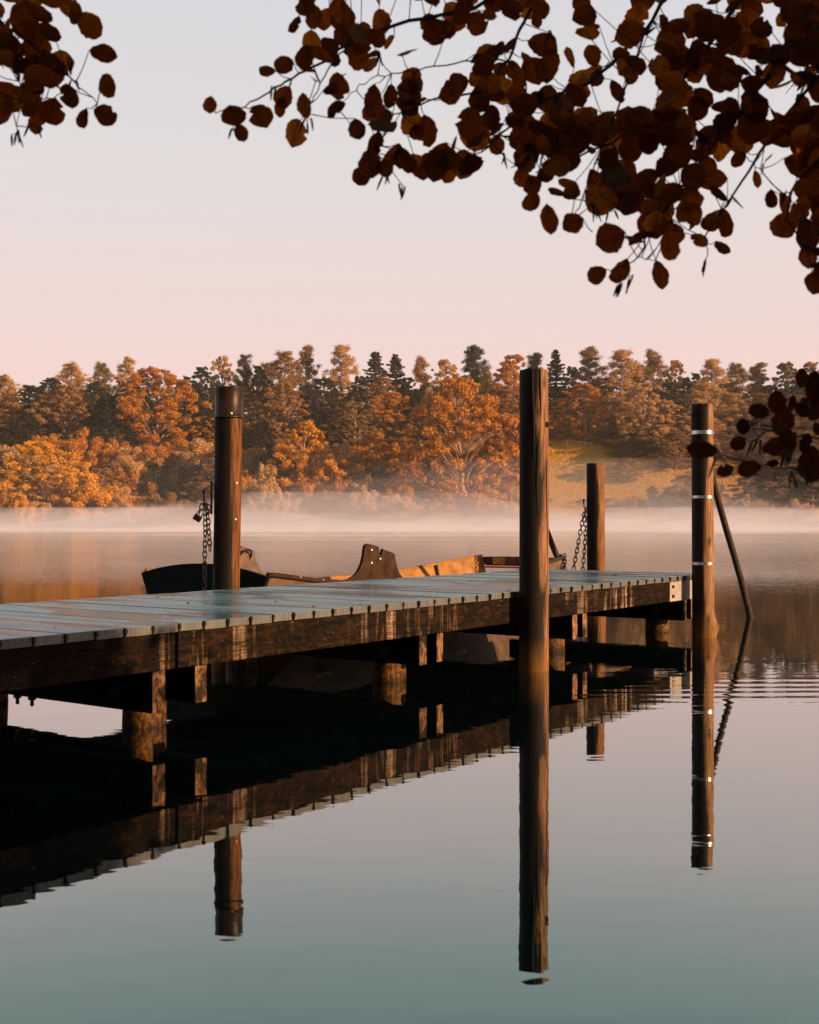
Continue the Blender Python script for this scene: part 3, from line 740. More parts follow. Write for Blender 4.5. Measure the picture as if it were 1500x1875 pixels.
# mooring pipe at the stern with a chain heaped on it
Yp = 17.4
p0, p1 = at(985, 1056, Yp - 0.15), at(1034, 1022, Yp - 0.05)
m = MB(); m.tube([p0, p1], 0.036, 12)
pipe = m.build('mooring_pipe', M['steel'], smooth=True); pipe.parent = boat; pipe.matrix_parent_inverse = Matrix.Rotation(-JA, 4, 'Z')
chain('mooring_chain', [at(1022, 1024, Yp - .08), at(1026, 1018, Yp - .1), at(1030, 1019, Yp - .07), at(1034, 1017, Yp - .08), at(1035, 1024, Yp - .12), at(1034, 1036, Yp - .12), at(1036, 1050, Yp - .12), at(1036, 1066, Yp - .12)], 'short chain heaped over the grey pipe at the boat end', 'chain', L=0.07, w=0.04, r=0.008)

# ------------------------------------------------------------------ far trees
def quads(P, Nn, size, rg):
    """leaf clumps: one small bent-free quad per point, facing Nn"""
    n = len(P); r = rg.normal(size=(n, 3)); T = np.cross(Nn, r); T /= np.linalg.norm(T, axis=1)[:, None] + 1e-9
    Bt = np.cross(Nn, T); s = size * rg.uniform(0.6, 1.35, n)[:, None]; e = rg.uniform(0.55, 0.95, n)[:, None]
    V = np.stack([P - T*s - Bt*s*e*0.3, P + Bt*s*e*-1, P + T*s + Bt*s*e*0.2, P + Bt*s*e], axis=1).reshape(-1, 3)
    return V, [(4*i, 4*i+1, 4*i+2, 4*i+3) for i in range(n)]

def blob_points(rg, C, R, n, flat=0.75, shell=0.45):
    C = np.array(C); R = np.array(R); w = R ** 2; idx = rg.choice(len(C), n, p=w / w.sum())
    d = rg.normal(size=(n, 3)); d /= np.linalg.norm(d, axis=1)[:, None]
    rad = (shell + (1 - shell) * rg.random(n)) * R[idx]
    P = C[idx] + d * rad[:, None] * np.array((1, 1, flat))
    Nn = d * 0.75 + rg.normal(size=(n, 3)) * 0.55 + np.array((0, 0, 0.15)); Nn /= np.linalg.norm(Nn, axis=1)[:, None]
    return P, Nn

def curve(p, q, sag, n=6):
    p, q = np.array(p, float), np.array(q, float)
    return [p + (q - p) * t + np.array((0, 0, sag * math.sin(PI * t))) for t in np.linspace(0, 1, n)]

def broad(seed, h=20.0, w=16.0, base=0.08, n=12000, size=0.19, ncl=120, clr=(0.055, 0.11), low=0.10, pw=0.55):
    rg = np.random.default_rng(seed); tr = MB(); C = []; R = []
    lean = rg.uniform(-0.05, 0.05, 2) * h
    tp = [np.array((lean[0] * t + 0.25 * math.sin(5 * t + seed), lean[1] * t, h * 0.86 * t)) for t in np.linspace(0, 1, 9)]
    r0 = h * 0.020
    tr.tube(tp, [r0 * (1.25 - 0.2 * min(1, 6*t)) * (1 - 0.85 * t) for t in np.linspace(0, 1, 9)], 9)
    lob = [(rg.integers(2, 6), rg.uniform(0, 6.28), rg.uniform(2, 7), rg.uniform(0.06, 0.15)) for _ in range(5)]
    for k in range(ncl):
        zc = (k + rg.random()) / ncl; zc = zc ** 0.85
        a_ = rg.uniform(0, 6.28)
        env = (max(0.0, math.sin(PI * (low + (0.97 - low) * zc ** 0.9))) ** pw) * w / 2 * (1 + sum(A * math.sin(q * a_ + p + f * zc) for q, p, f, A in lob))
        cr_ = w * rg.uniform(*clr) * (1.0 - 0.25 * zc)
        rr = max(0.0, env - cr_ * 0.7) * math.sqrt(rg.uniform(0.28, 1.0))
        z = h * (base + (1 - base) * zc) - cr_ * 0.8 * zc
        ti = min(8, max(1, int((z / h - 0.10 - 0.15 * rr / w * 2) / 0.86 * 8))); st = np.array(tp[ti])
        p = np.array((st[0] + math.cos(a_) * rr, st[1] + math.sin(a_) * rr, z)); C.append(p); R.append(cr_)
        if k % 2 == 0: tr.tube(curve(st, p, h * 0.015, 5), [r0 * 0.34 * (1 - 0.5 * zc) * q for q in (1, .8, .6, .4, .15)], 5)
    P, Nn = blob_points(rg, C, R, n, 0.80, 0.35)
    cr = MB(); cr.add(*quads(P, Nn, size, rg)); return tr, cr

def slender(seed, h=22.0, w=8.0, base=0.12, n=21000, size=0.145, droop=0.10):
    rg = np.random.default_rng(seed); tr = MB(); C = []; R = []
    tp = [np.array((0.2 * math.sin(3 * t + seed), 0, h * t)) for t in np.linspace(0, 0.97, 9)]; r0 = h * 0.013
    tr.tube(tp, [r0 * (1.15 - t) for t in np.linspace(0, 1.05, 9)], 8)
    for i in range(80):
        t = lerp(base, 0.98, (i + rg.random()) / 80); st = np.array((0.2 * math.sin(3*t+seed), 0, h * t)); w_ = rg.uniform(0, 6.28)
        zc = (t - base) / (1 - base); env = w / 2 * (math.sin(PI * (0.16 + 0.80 * zc)) ** 0.8); L = env * rg.uniform(0.55, 1.15)
        en = st + np.array((math.cos(w_) * L, math.sin(w_) * L, L * rg.uniform(-0.1, 0.5) * (1 - droop)))
        tr.tube(curve(st, en, 0.15, 4), [r0 * 0.28, r0 * 0.2, r0 * 0.12, r0 * 0.05], 4)
        for k in range(3):
            f = rg.uniform(0.3, 1.05); C.append(st + (en - st) * f + np.array((0, 0, -droop * h * 0.05 * k)) + rg.normal(size=3) * 0.3); R.append(w * rg.uniform(0.07, 0.13))
    P, Nn = blob_points(rg, C, R, n, 1.05, 0.2)
    cr = MB(); cr.add(*quads(P, Nn, size, rg)); return tr, cr

def conifer(seed, h=22.0, w=8.0, n=5200, size=0.21):
    rg = np.random.default_rng(seed); tr = MB(); P = []; Nn = []
    tr.tube([(0, 0, 0), (0, 0, h * 0.5), (0, 0, h)], [h * 0.013, h * 0.008, 0.03], 8)
    z = h * 0.10
    while z < h * 0.985:
        zc = z / h; nb = rg.integers(4, 7); w0 = rg.uniform(0, 6.28)
        for b in range(nb):
            w_ = w0 + b * 2 * PI / nb + rg.uniform(-0.3, 0.3); L = w / 2 * (1 - zc) ** 0.8 * rg.uniform(0.45, 1.3) + 0.25
            dr = rg.uniform(-0.35, 0.0) + 0.35 * zc; k = int(45 + 130 * L / (w / 2)); f = rg.random(k) ** 0.7
            x = f * L; side = rg.normal(size=k) * 0.16 * (0.35 + L * 0.45) * (1.1 - f)
            zz = z + dr * x + 0.10 * x * f + rg.normal(size=k) * 0.12
            P.append(np.stack([math.cos(w_) * x - math.sin(w_) * side, math.sin(w_) * x + math.cos(w_) * side, zz], 1))
            q = rg.normal(size=(k, 3)) * 0.55 + np.array((math.cos(w_) * 0.5, math.sin(w_) * 0.5, 0.6)); Nn.append(q / np.linalg.norm(q, axis=1)[:, None])
        z += h * rg.uniform(0.026, 0.05) * (1.2 - 0.5 * zc)
    P = np.concatenate(P); Nn = np.concatenate(Nn); cr = MB(); cr.add(*quads(P, Nn, size, rg)); return tr, cr

def pine(seed, h=22.0, w=10.0, n=22000, size=0.145):
    rg = np.random.default_rng(seed); tr = MB(); C = []; R = []
    tp = [np.array((0.35 * math.sin(2.5 * t + seed), 0.2 * math.sin(3*t), h * t)) for t in np.linspace(0, 0.96, 9)]; r0 = h * 0.014
    tr.tube(tp, [r0 * (1.15 - t) for t in np.linspace(0, 1.0, 9)], 8)
    for i in range(40):
        t = lerp(0.25, 0.98, (i + rg.random()) / 40); st = np.array(tp[min(8, int(t / 0.96 * 8))]); st[2] = h * t; w_ = rg.uniform(0, 6.28)
        zc = (t - 0.25) / 0.75; L = w / 2 * (1 - 0.72 * zc) * rg.uniform(0.4, 1.2)
        en = st + np.array((math.cos(w_) * L, math.sin(w_) * L, L * rg.uniform(0.05, 0.45)))
        tr.tube(curve(st, en, -0.1, 4), [r0 * 0.35, r0 * 0.25, r0 * 0.15, r0 * 0.06], 5)
        for k in range(4):
            f = rg.uniform(0.4, 1.05); C.append(st + (en - st) * f + rg.normal(size=3) * np.array((0.5, 0.5, 0.25))); R.append(w * rg.uniform(0.075, 0.145))
    P, Nn = blob_points(rg, C, R, n, 0.72, 0.2); Nn += np.array((0, 0, 0.3)); Nn /= np.linalg.norm(Nn, axis=1)[:, None]
    cr = MB(); cr.add(*quads(P, Nn, size, rg)); return tr, cr

def bush(seed, h=7.0, w=10.0, n=19000, size=0.13):
    rg = np.random.default_rng(seed); tr = MB(); C = []; R = []
    for i in range(16):
        w_ = i * 2.4 + rg.uniform(-.3, .3); L = w / 2 * math.sqrt((i + 0.5) / 16); en = np.array((math.cos(w_) * L, math.sin(w_) * L, h * (0.88 - 0.5 * (L / (w / 2)) ** 2) * rg.uniform(0.7, 1.1)))
        tr.tube(curve((math.cos(w_) * 0.4, math.sin(w_) * 0.4, -0.3), en, 0.3, 5), [0.10, 0.08, 0.06, 0.04, 0.02], 5)
        for k in range(5):
            f = rg.uniform(0.35, 1.08); C.append(np.array((en[0] * f, en[1] * f, en[2] * f)) + rg.normal(size=3) * 0.35); R.append(w * rg.uniform(0.055, 0.12))
    P, Nn = blob_points(rg, C, R, n, 0.85, 0.3); P[:, 2] = np.maximum(P[:, 2], 0.05)
    cr = MB(); cr.add(*quads(P, Nn, size, rg)); return tr, cr

PROTO = {}
def proto(shape, i):
    key = (shape, i)
    if key not in PROTO:
        sd_ = sum(map(ord, shape)) * 7 + i * 13
        if shape == 'oak': tr, cr = broad(sd_, 20, 16, 0.05, 40000, 0.155, 230, clr=(0.035, 0.085), low=0.16); h0, w0 = 20, 16
        elif shape == 'round': tr, cr = broad(sd_, 18, 11, 0.04, 27000, 0.15, 170, clr=(0.04, 0.10), low=0.14, pw=0.6); h0, w0 = 18, 11
        elif shape == 'slender': tr, cr = slender(sd_); h0, w0 = 22, 8
        elif shape == 'spruce': tr, cr = conifer(sd_); h0, w0 = 22, 8
        elif shape == 'pine': tr, cr = pine(sd_); h0, w0 = 22, 10
        else: tr, cr = bush(sd_); h0, w0 = 7, 10
        PROTO[key] = (tr.mesh(shape + '_trunk', M['bark'], True), cr.mesh(shape + '_crown', M['f_orange']), h0, w0)
    return PROTO[key]
SHAPE_NAMES = {'oak': ('broad_tree', 'tree'), 'round': ('round_tree', 'tree'), 'slender': ('slender_tree', 'tree'), 'spruce': ('spruce_tree', 'conifer'), 'pine': ('pine_tree', 'conifer'), 'bush': ('shrub', 'shrub')}
COLW = {'f_orange': 'orange', 'f_gold': 'golden', 'f_rust': 'rust brown', 'f_pale': 'pale tan', 'f_dark': 'dark green', 'f_pine': 'dark needled'}
NOUN = {'oak': 'broad spreading tree', 'round': 'round crowned tree', 'slender': 'slender feathery tree', 'spruce': 'pointed spruce', 'pine': 'ragged pine', 'bush': 'bushy shrub'}
TREES = []
rt = random.Random(21)
def tree(px, ytop, wpx, shape, mat, d, trunk='bark'):
    Y = 250 + d; X = (px - CX) * Y / F; Y = shore_y(X) + d; X = (px - CX) * Y / F
    zb = ground(X, Y) - 0.15; h = EYE + (HY - ytop) * Y / F - zb; w = wpx * 1.1 * Y / F
    tr, cr, h0, w0 = proto(shape, rt.randrange(3))
    nm, cat = SHAPE_NAMES[shape]
    e = empty(nm, (X, Y, zb), rt.uniform(0, 6.28)); e.scale = (w / w0, w / w0, h / h0); e['category'] = cat
    t = link('stem' if shape == 'bush' else 'trunk', tr, e); c = link('foliage' if shape == 'bush' else 'crown', cr, e)
    t.material_slots[0].link = 'OBJECT'; t.material_slots[0].material = M[trunk]
    c.material_slots[0].link = 'OBJECT'; c.material_slots[0].material = M[mat]
    TREES.append((e, px, d, shape, mat, h)); return e

O, G_, R_u, P_, D_, K_ = 'f_orange', 'f_gold', 'f_rust', 'f_pale', 'f_dark', 'f_pine'
SKY = [(-45, 700, 70, 'round', D_, 95), (8, 688, 62, 'slender', P_, 95), (62, 708, 66, 'round', D_, 90), (130, 666, 66, 'slender', P_, 100), (98, 700, 64, 'round', D_, 100), (168, 700, 64, 'round', D_, 94),
    (188, 665, 50, 'slender', R_u, 106), (232, 655, 46, 'slender', P_, 110), (255, 690, 66, 'round', D_, 100), (340, 688, 64, 'round', D_, 98), (374, 670, 64, 'round', D_, 100), (410, 650, 58, 'round', P_, 104),
    (446, 650, 46, 'pine', K_, 110), (470, 668, 58, 'round', D_, 100), (520, 643, 66, 'slender', R_u, 95), (488, 664, 44, 'slender', R_u, 108), (562, 634, 56, 'slender', R_u, 106), (592, 690, 76, 'round', D_, 92),
    (626, 631, 62, 'slender', P_, 100), (656, 688, 56, 'round', D_, 98), (688, 643, 84, 'spruce', K_, 104), (724, 647, 80, 'spruce', K_, 108), (702, 690, 76, 'round', R_u, 92), (770, 656, 50, 'pine', R_u, 112),
    (745, 690, 56, 'round', D_, 104), (812, 657, 74, 'round', P_, 98), (866, 634, 78, 'pine', K_, 106), (835, 690, 66, 'round', D_, 104), (890, 675, 46, 'slender', P_, 98), (938, 648, 94, 'round', O, 94),
    (985, 646, 56, 'pine', K_, 108), (1018, 640, 76, 'spruce', D_, 104), (1045, 670, 56, 'round', D_, 106), (1080, 636, 72, 'pine', R_u, 98), (1140, 640, 74, 'slender', P_, 94), (1110, 690, 60, 'round', D_, 104),
    (1168, 668, 58, 'slender', R_u, 100), (1196, 643, 64, 'slender', R_u, 102), (1236, 658, 52, 'round', R_u, 108), (1225, 700, 66, 'round', D_, 98), (1272, 682, 60, 'round', D_, 104), (1305, 657, 58, 'slender', P_, 96),
    (1350, 666, 58, 'slender', R_u, 100), (1392, 664, 66, 'pine', R_u, 102), (1440, 662, 80, 'round', R_u, 98), (1488, 662, 84, 'round', R_u, 96), (1535, 666, 80, 'round', P_, 98), (1466, 700, 66, 'round', D_, 92), (1580, 690, 80, 'round', R_u, 95), (1325, 700, 60, 'round', D_, 108), (1408, 705, 70, 'round', D_, 100)]
UP = [(118, 702, 104, 'round', R_u, 62), (18, 735, 96, 'round', R_u, 66), (66, 738, 100, 'round', D_, 60), (30, 770, 80, 'round', D_, 56), (285, 670, 160, 'oak', O, 58), (204, 722, 96, 'round', D_, 62), (180, 764, 80, 'round', D_, 56), (366, 740, 84, 'round', D_, 62), (400, 764, 82, 'round', O, 60),
    (240, 765, 70, 'round', D_, 72), (455, 720, 80, 'round', R_u, 66), (525, 700, 100, 'round', R_u, 62), (480, 770, 84, 'round', D_, 60), (590, 745, 96, 'round', D_, 60), (652, 735, 118, 'oak', R_u, 58), (718, 716, 100, 'round', O, 64), (764, 725, 90, 'round', D_, 60),
    (612, 795, 80, 'round', D_, 64), (745, 770, 60, 'slender', R_u, 60), (890, 720, 96, 'round', O, 74), (935, 705, 90, 'round', R_u, 76), (1030, 728, 90, 'round', O, 70), (1072, 700, 96, 'round', O, 68), (1055, 770, 96, 'round', R_u, 78), (1122, 728, 80, 'slender', P_, 70),
    (1182, 700, 104, 'oak', P_, 64), (1232, 742, 96, 'round', P_, 66), (1292, 702, 86, 'slender', P_, 66), (1340, 720, 84, 'slender', P_, 68), (1390, 722, 90, 'slender', R_u, 68), (1450, 722, 96, 'round', R_u, 66), (1502, 720, 90, 'round', R_u, 66),
    (1140, 792, 96, 'round', R_u, 70), (1206, 782, 104, 'round', R_u, 64), (1320, 792, 104, 'round', R_u, 54), (1402, 792, 104, 'round', R_u, 52), (1484, 792, 114, 'round', R_u, 54), (-30, 770, 90, 'round', R_u, 64), (150, 770, 70, 'round', D_, 76), (310, 770, 80, 'round', D_, 76)]
SKY += [(x_, 704 + rt.uniform(-14, 14), rt.uniform(64, 84), 'round', rt.choice([D_, D_, R_u]), rt.uniform(118, 130)) for x_ in range(-40, 1560, 46)]
UP += [(x_, 762 + rt.uniform(-10, 14), rt.uniform(84, 110), 'bush', rt.choice([D_, R_u, D_]), rt.uniform(84, 90)) for x_ in range(-40, 1560, 62)]
for row in SKY + UP: tree(*row, trunk='bark_dark' if row[4] in (D_, K_) else 'bark')
# shrubby slope below the wood
x = -50
while x < 930:
    tree(x, 792 + rt.uniform(-8, 26), rt.uniform(80, 116), 'bush', rt.choice([O, P_, O, R_u, P_] if x > 240 else [O, G_, P_, O]), rt.uniform(40, 50)); x += rt.uniform(40, 58)
x = -30
while x < 960:
    tree(x, 838 + rt.uniform(-12, 20), rt.uniform(80, 110), rt.choice(['bush', 'bush', 'round']), rt.choice([O, R_u, R_u, D_, D_] if x > 240 else [O, G_, P_, R_u]), rt.uniform(20, 30)); x += rt.uniform(44, 66)
x = -40
while x < 958:
    tree(x, 896 + rt.uniform(-10, 16), rt.uniform(60, 96), 'bush', rt.choice([O, P_, R_u, P_]), rt.uniform(5, 13)); x += rt.uniform(50, 84)
for row in [(78, 806, 170, 'oak', G_, 14), (172, 864, 124, 'bush', G_, 7), (44, 904, 52, 'bush', G_, 3), (-10, 870, 90, 'bush', O, 8), (562, 770, 128, 'round', G_, 24), (486, 850, 76, 'bush', P_, 9), (505, 805, 96, 'bush', D_, 34),
            (692, 790, 86, 'round', O, 34), (742, 826, 74, 'round', O, 12), (850, 686, 212, 'oak', O, 13), (905, 790, 90, 'round', R_u, 22), (660, 885, 70, 'bush', P_, 5), (722, 892, 100, 'bush', P_, 4), (930, 862, 70, 'bush', O, 15), (640, 826, 90, 'bush', R_u, 24),
            (1150, 838, 56, 'round', R_u, 44), (1108, 916, 60, 'bush', P_, 6), (1150, 905, 70, 'bush', R_u, 6), (1218, 886, 104, 'bush', D_, 10), (1180, 800, 84, 'round', R_u, 62), (1258, 868, 84, 'round', R_u, 26), (1300, 880, 80, 'bush', O, 14),
            (1372, 864, 100, 'round', D_, 12), (1438, 858, 96, 'round', D_, 11), (1492, 872, 96, 'round', D_, 9), (1340, 850, 100, 'bush', R_u, 46), (1425, 845, 110, 'bush', R_u, 48), (1500, 840, 110, 'bush', R_u, 46), (1550, 880, 90, 'bush', R_u, 12), (1395, 905, 60, 'bush', R_u, 5), (1470, 910, 70, 'bush', P_, 4),
            (1136, 800, 80, 'round', R_u, 64), (1148, 812, 76, 'round', R_u, 58), (1238, 790, 104, 'round', R_u, 50), (1196, 792, 92, 'bush', R_u, 62), (1262, 800, 80, 'round', P_, 56),
            (1010, 790, 70, 'bush', R_u, 72), (1118, 806, 90, 'bush', R_u, 68), (1052, 805, 80, 'bush', O, 80)]:
    tree(*row)

# labels that single each one out: kind, height on the slope, and the nearest landmark in the photograph
MARKS = [(-40, 60, 'at the left edge'), (60, 200, 'far left of the capped post'), (200, 330, 'left of the capped post'), (330, 450, 'behind the capped post'), (450, 610, 'right of the capped post'), (610, 760, 'above the oar rest'),
         (760, 930, 'left of the tallest post'), (930, 1020, 'behind the tallest post'), (1020, 1130, 'above the shortest post'), (1130, 1250, 'left of the banded post'), (1250, 1330, 'behind the banded post'), (1330, 1440, 'right of the banded post'), (1440, 1700, 'at the right edge')]
def zone(px):
    for a, b, s in MARKS:
        if a <= px < b: return s
    return MARKS[0][2] if px < 0 else MARKS[-1][2]
def rowname(d): return 'on the skyline' if d >= 90 else 'high on the slope' if d >= 51 else 'halfway up the slope' if d >= 31 else 'low on the slope' if d >= 15 else 'at the misty shore'
groups = {}
for e, px, d, shape, mat, h in TREES: groups.setdefault((COLW[mat], shape, rowname(d), zone(px)), []).append((px, e))
ORD = ['leftmost', 'second', 'third', 'fourth', 'fifth', 'sixth']
for (cw, shape, rn, zn), L in groups.items():
    L.sort(key=lambda q: q[0])
    for k, (px, e) in enumerate(L):
        w = '' if len(L) == 1 else ('left ' if k == 0 else 'right ') if len(L) == 2 else ORD[k] + ' '
        e['label'] = f'{w}{cw} {NOUN[shape]} {rn} {zn}'
        e['group'] = 'shrubs on the far shore' if shape == 'bush' else 'autumn trees on the far hillside'

# white rail on the meadow
fe = empty('rail_fence', (0, 0, 0), 0, 'low white rail fence at the top of the sunlit meadow', 'fence')
def gpt(px, d):
    Y = 250 + d; X = (px - CX) * Y / F; Y = shore_y(X) + d; X = (px - CX) * Y / F; return Vector((X, Y, ground(X, Y)))
q0, q1 = gpt(1038, 66), gpt(1084, 64)
m = MB(); m.tube([q0 + Vector((0, 0, 0.95)), q1 + Vector((0, 0, 0.95))], 0.09, 6); m.build('rail', M['white'], fe)
for k in range(5):
    p = q0.lerp(q1, k / 4); m = MB(); m.tube([p - Vector((0, 0, 0.3)), p + Vector((0, 0, 1.0))], 0.07, 6); m.build('post', M['white'], fe)

# reeds along the waterline
m = MB(); rg = np.random.default_rng(3); P = []
for k in range(5200):
    x = rg.uniform(-110, 110); d = rg.uniform(-1.5, 2.5) if x < 18 else rg.uniform(-2.5, 6); y = shore_y(x) + d
    hh = rg.uniform(0.6, 1.7) * (1.0 if x > 18 else 0.8); z = max(ground(x, y), -0.3); w = rg.uniform(0.04, 0.09); t = rg.normal(size=2) * 0.2
    P.append(((x - w, y, z), (x + w, y + 0.02, z), (x + t[0], y + t[1], z + hh)))
V = np.array(P).reshape(-1, 3); m.add(V, [(3*i, 3*i+1, 3*i+2) for i in range(len(P))])
tag(m.build('reeds', M['f_pale']), 'strip of pale dry reeds along the far waterline', 'reeds', kind='stuff')

# standing grass on the open meadow
m = MB(); P = []
for k in range(26000):
    x = rg.uniform(24, 82); d = rg.uniform(6, 84); y = shore_y(x) + d; z = ground(x, y) - 0.03
    a_ = rg.uniform(0, 6.28); w = 0.10; hh = rg.uniform(0.25, 0.6); t = rg.normal(size=2) * 0.18
    P.append(((x - w * math.cos(a_), y - w * math.sin(a_), z), (x + w * math.cos(a_), y + w * math.sin(a_), z), (x + t[0], y + t[1], z + hh)))
V = np.array(P).reshape(-1, 3); m.add(V, [(3*i, 3*i+1, 3*i+2) for i in range(len(P))])
tag(m.build('meadow_grass', M['f_grass']), 'golden grass of the sunlit meadow on the far slope', 'grass', kind='stuff')

# ------------------------------------------------------------------ alder over the camera
def leaf_mesh(mb, p, axis, nrm, L, Wd, rg, fold=0.25):
    """roundish toothed alder leaf with a fold along the midrib; axis from stalk to tip"""
    axis = axis.normalized(); side = axis.cross(nrm).normalized(); nrm = side.cross(axis).normalized()
    n = 11; L_ = []; R_ = []; mid = []
    curl = rg.uniform(-0.25, 0.35); notch = rg.random() < 0.35; bite = rg.randrange(3, 9) if rg.random() < 0.22 else -1; bs = rg.random() < 0.5
    for k in range(n):
        t = k / (n - 1); wd = math.sin(PI * min(1.0, (t * 0.97 + 0.015))) ** 0.62 * (0.86 + 0.26 * t) * Wd / 2
        c = p + axis * (L * t) + nrm * (curl * L * (t * t - t * 0.3))
        j1 = 1 + rg.uniform(-0.10, 0.07); j2 = 1 + rg.uniform(-0.10, 0.07)
        if k in (0, n - 1): wd *= 0.35
        if k == n - 1 and notch: c = c - axis * L * 0.07
        if k == bite: j1, j2 = (0.55, j2) if bs else (j1, 0.6)
        mid.append(c); L_.append(c + side * wd * j1 + nrm * wd * fold + axis * rg.uniform(-0.02, 0.02) * L); R_.append(c - side * wd * j2 + nrm * wd * fold + axis * rg.uniform(-0.02, 0.02) * L)
    V = mid + L_ + R_; Fc = []
    for k in range(n - 1): Fc += [(k, k+1, n+k+1, n+k), (k+1, k, 2*n+k, 2*n+k+1)]
    mb.add(V, Fc)

def vein_attr(o):
    n = len(o.data.vertices); k = np.arange(n) % 33
    for nm, v in (('across', np.where(k < 11, 0.0, 1.0)), ('along', (k % 11) / 10.0)):
        o.data.attributes.new(nm, 'FLOAT', 'POINT').data.foreach_set('value', v.astype(np.float32))
    return o

def in_poly(x, y, P):
    r = False
    for i in range(len(P)):
        (x0, y0), (x1, y1) = P[i], P[i-1]
        if (y0 > y) != (y1 > y) and x < (x1 - x0) * (y - y0) / (y1 - y0) + x0: r = not r
    return r

class Spray:
    """one leafy branch: twigs, leaves and catkins as three meshes"""
    def __init__(s, seed): s.tw = MB(); s.lf = MB(); s.ck = []; s.r = random.Random(seed); s.pts = []
    def twig(s, px, Y0, Y1, r0, r1):
        n = len(px); P = []
        for i, (x, y) in enumerate(px):
            Y = lerp(Y0, Y1, i / (n - 1)) + s.r.uniform(-0.03, 0.03); P.append(at(x, y, Y))
        Q = []
        for a, b in zip(P, P[1:]):
            for k in range(5): Q.append(a.lerp(b, k / 5) + Vector((s.r.uniform(-1, 1), s.r.uniform(-1, 1), s.r.uniform(-1, 1))) * 0.004)
        Q.append(P[-1]); s.tw.tube(Q, [0.62 * lerp(r0, r1, i / (len(Q) - 1)) for i in range(len(Q))], 6); s.pts += Q; return Q
    def leaf(s, x, y, w, h, Y=None, ang=None, face=0.75):
        r = s.r
        if Y is None:
            q = min(s.pts, key=lambda p: (CX + p.x / p.y * F - x) ** 2 + (HY - (p.z - EYE) / p.y * F - y) ** 2); Y = q.y + r.uniform(-0.22, 0.22)
        c = at(x, y, Y); size = max(w, h) * Y / F * (1.04 if ang is not None else r.choice((0.80, 0.92, 1.0, 1.04, 1.10))); asp = min(w, h) / max(w, h)
        best = min(s.pts, key=lambda p: (p - c).length_squared)
        d = c - best; d.y *= 0.3
        if d.length < 1e-3: d = Vector((0, 0, -1))
        d.normalize()
        ax = (d * 0.7 + Vector((0, 0, -0.55)) + Vector((r.uniform(-.5, .5), r.uniform(-.4, .4), r.uniform(-.4, .3)))).normalized()
        if ang is not None: ax = Vector((math.cos(ang), r.uniform(-0.15, 0.15), math.sin(ang))).normalized()
        nr = Vector((r.uniform(-face, face), -1, r.uniform(-face, face) + 0.15)).normalized()
        if h > w * 1.15 and ang is None: ax = Vector((r.uniform(-.3, .3), r.uniform(-.2, .2), -1)).normalized()
        p0 = c - ax * size / 2
        leaf_mesh(s.lf, p0, ax, nr, size, size * max(0.55, min(1.0, asp * 1.02)), r, r.uniform(0.08, 0.38))
        # stalk back to the twig
        e = best if (best - p0).length < 0.16 else p0 + (best - p0).normalized() * 0.05
        mid = (p0 + e) / 2 + Vector((0, 0, -0.006)); s.tw.tube([e, mid, p0, p0 + ax * size * 0.5], [0.0016, 0.0013, 0.0012, 0.0005], 5)
    def catkin(s, x, y, n=3, L=0.045, Y=None):
        r = s.r; q = min(s.pts, key=lambda p: (CX + p.x / p.y * F - x) ** 2 + (HY - (p.z - EYE) / p.y * F - y) ** 2); Y = Y or q.y - 0.02
        t = at(x, y, Y); ck = MB(); s.ck.append(ck); s.tw.tube([q, (q + t) / 2 + Vector((0.004, 0, -0.003)), t], [0.0016, 0.0013, 0.001], 5)
        for k in range(n):
            d = Vector((r.uniform(-.45, .45), r.uniform(-.3, .3), -1)).normalized(); l = L * r.uniform(0.6, 1.1)
            b = t + Vector((r.uniform(-.012, .012), 0, r.uniform(-.004, .010)))
            s.tw.tube([t, b], 0.0008, 4)
            ck.tube([b, b + d * l * 0.2, b + d * l * 0.6, b + d * l], [0.0012, 0.0030, 0.0030, 0.0010], 6)
    def fill(s, poly, n, lo=36, hi=58):
        r = s.r; xs_ = [p[0] for p in poly]; ys_ = [p[1] for p in poly]; k = 0
        while k < n:
            x, y = r.uniform(min(xs_), max(xs_)), r.uniform(min(ys_), max(ys_))
            if in_poly(x, y, poly): w = r.uniform(lo, hi); s.leaf(x, y, w, w * r.uniform(0.75, 1.15)); k += 1
    def build(s, parent, lm='leaf'):
        b = s.tw.build('branch', M['twig'], parent, True); l = vein_attr(s.lf.build('leaves', M[lm], b))
        for c in s.ck: c.build('catkin', M['twig'], b, True)
        return b

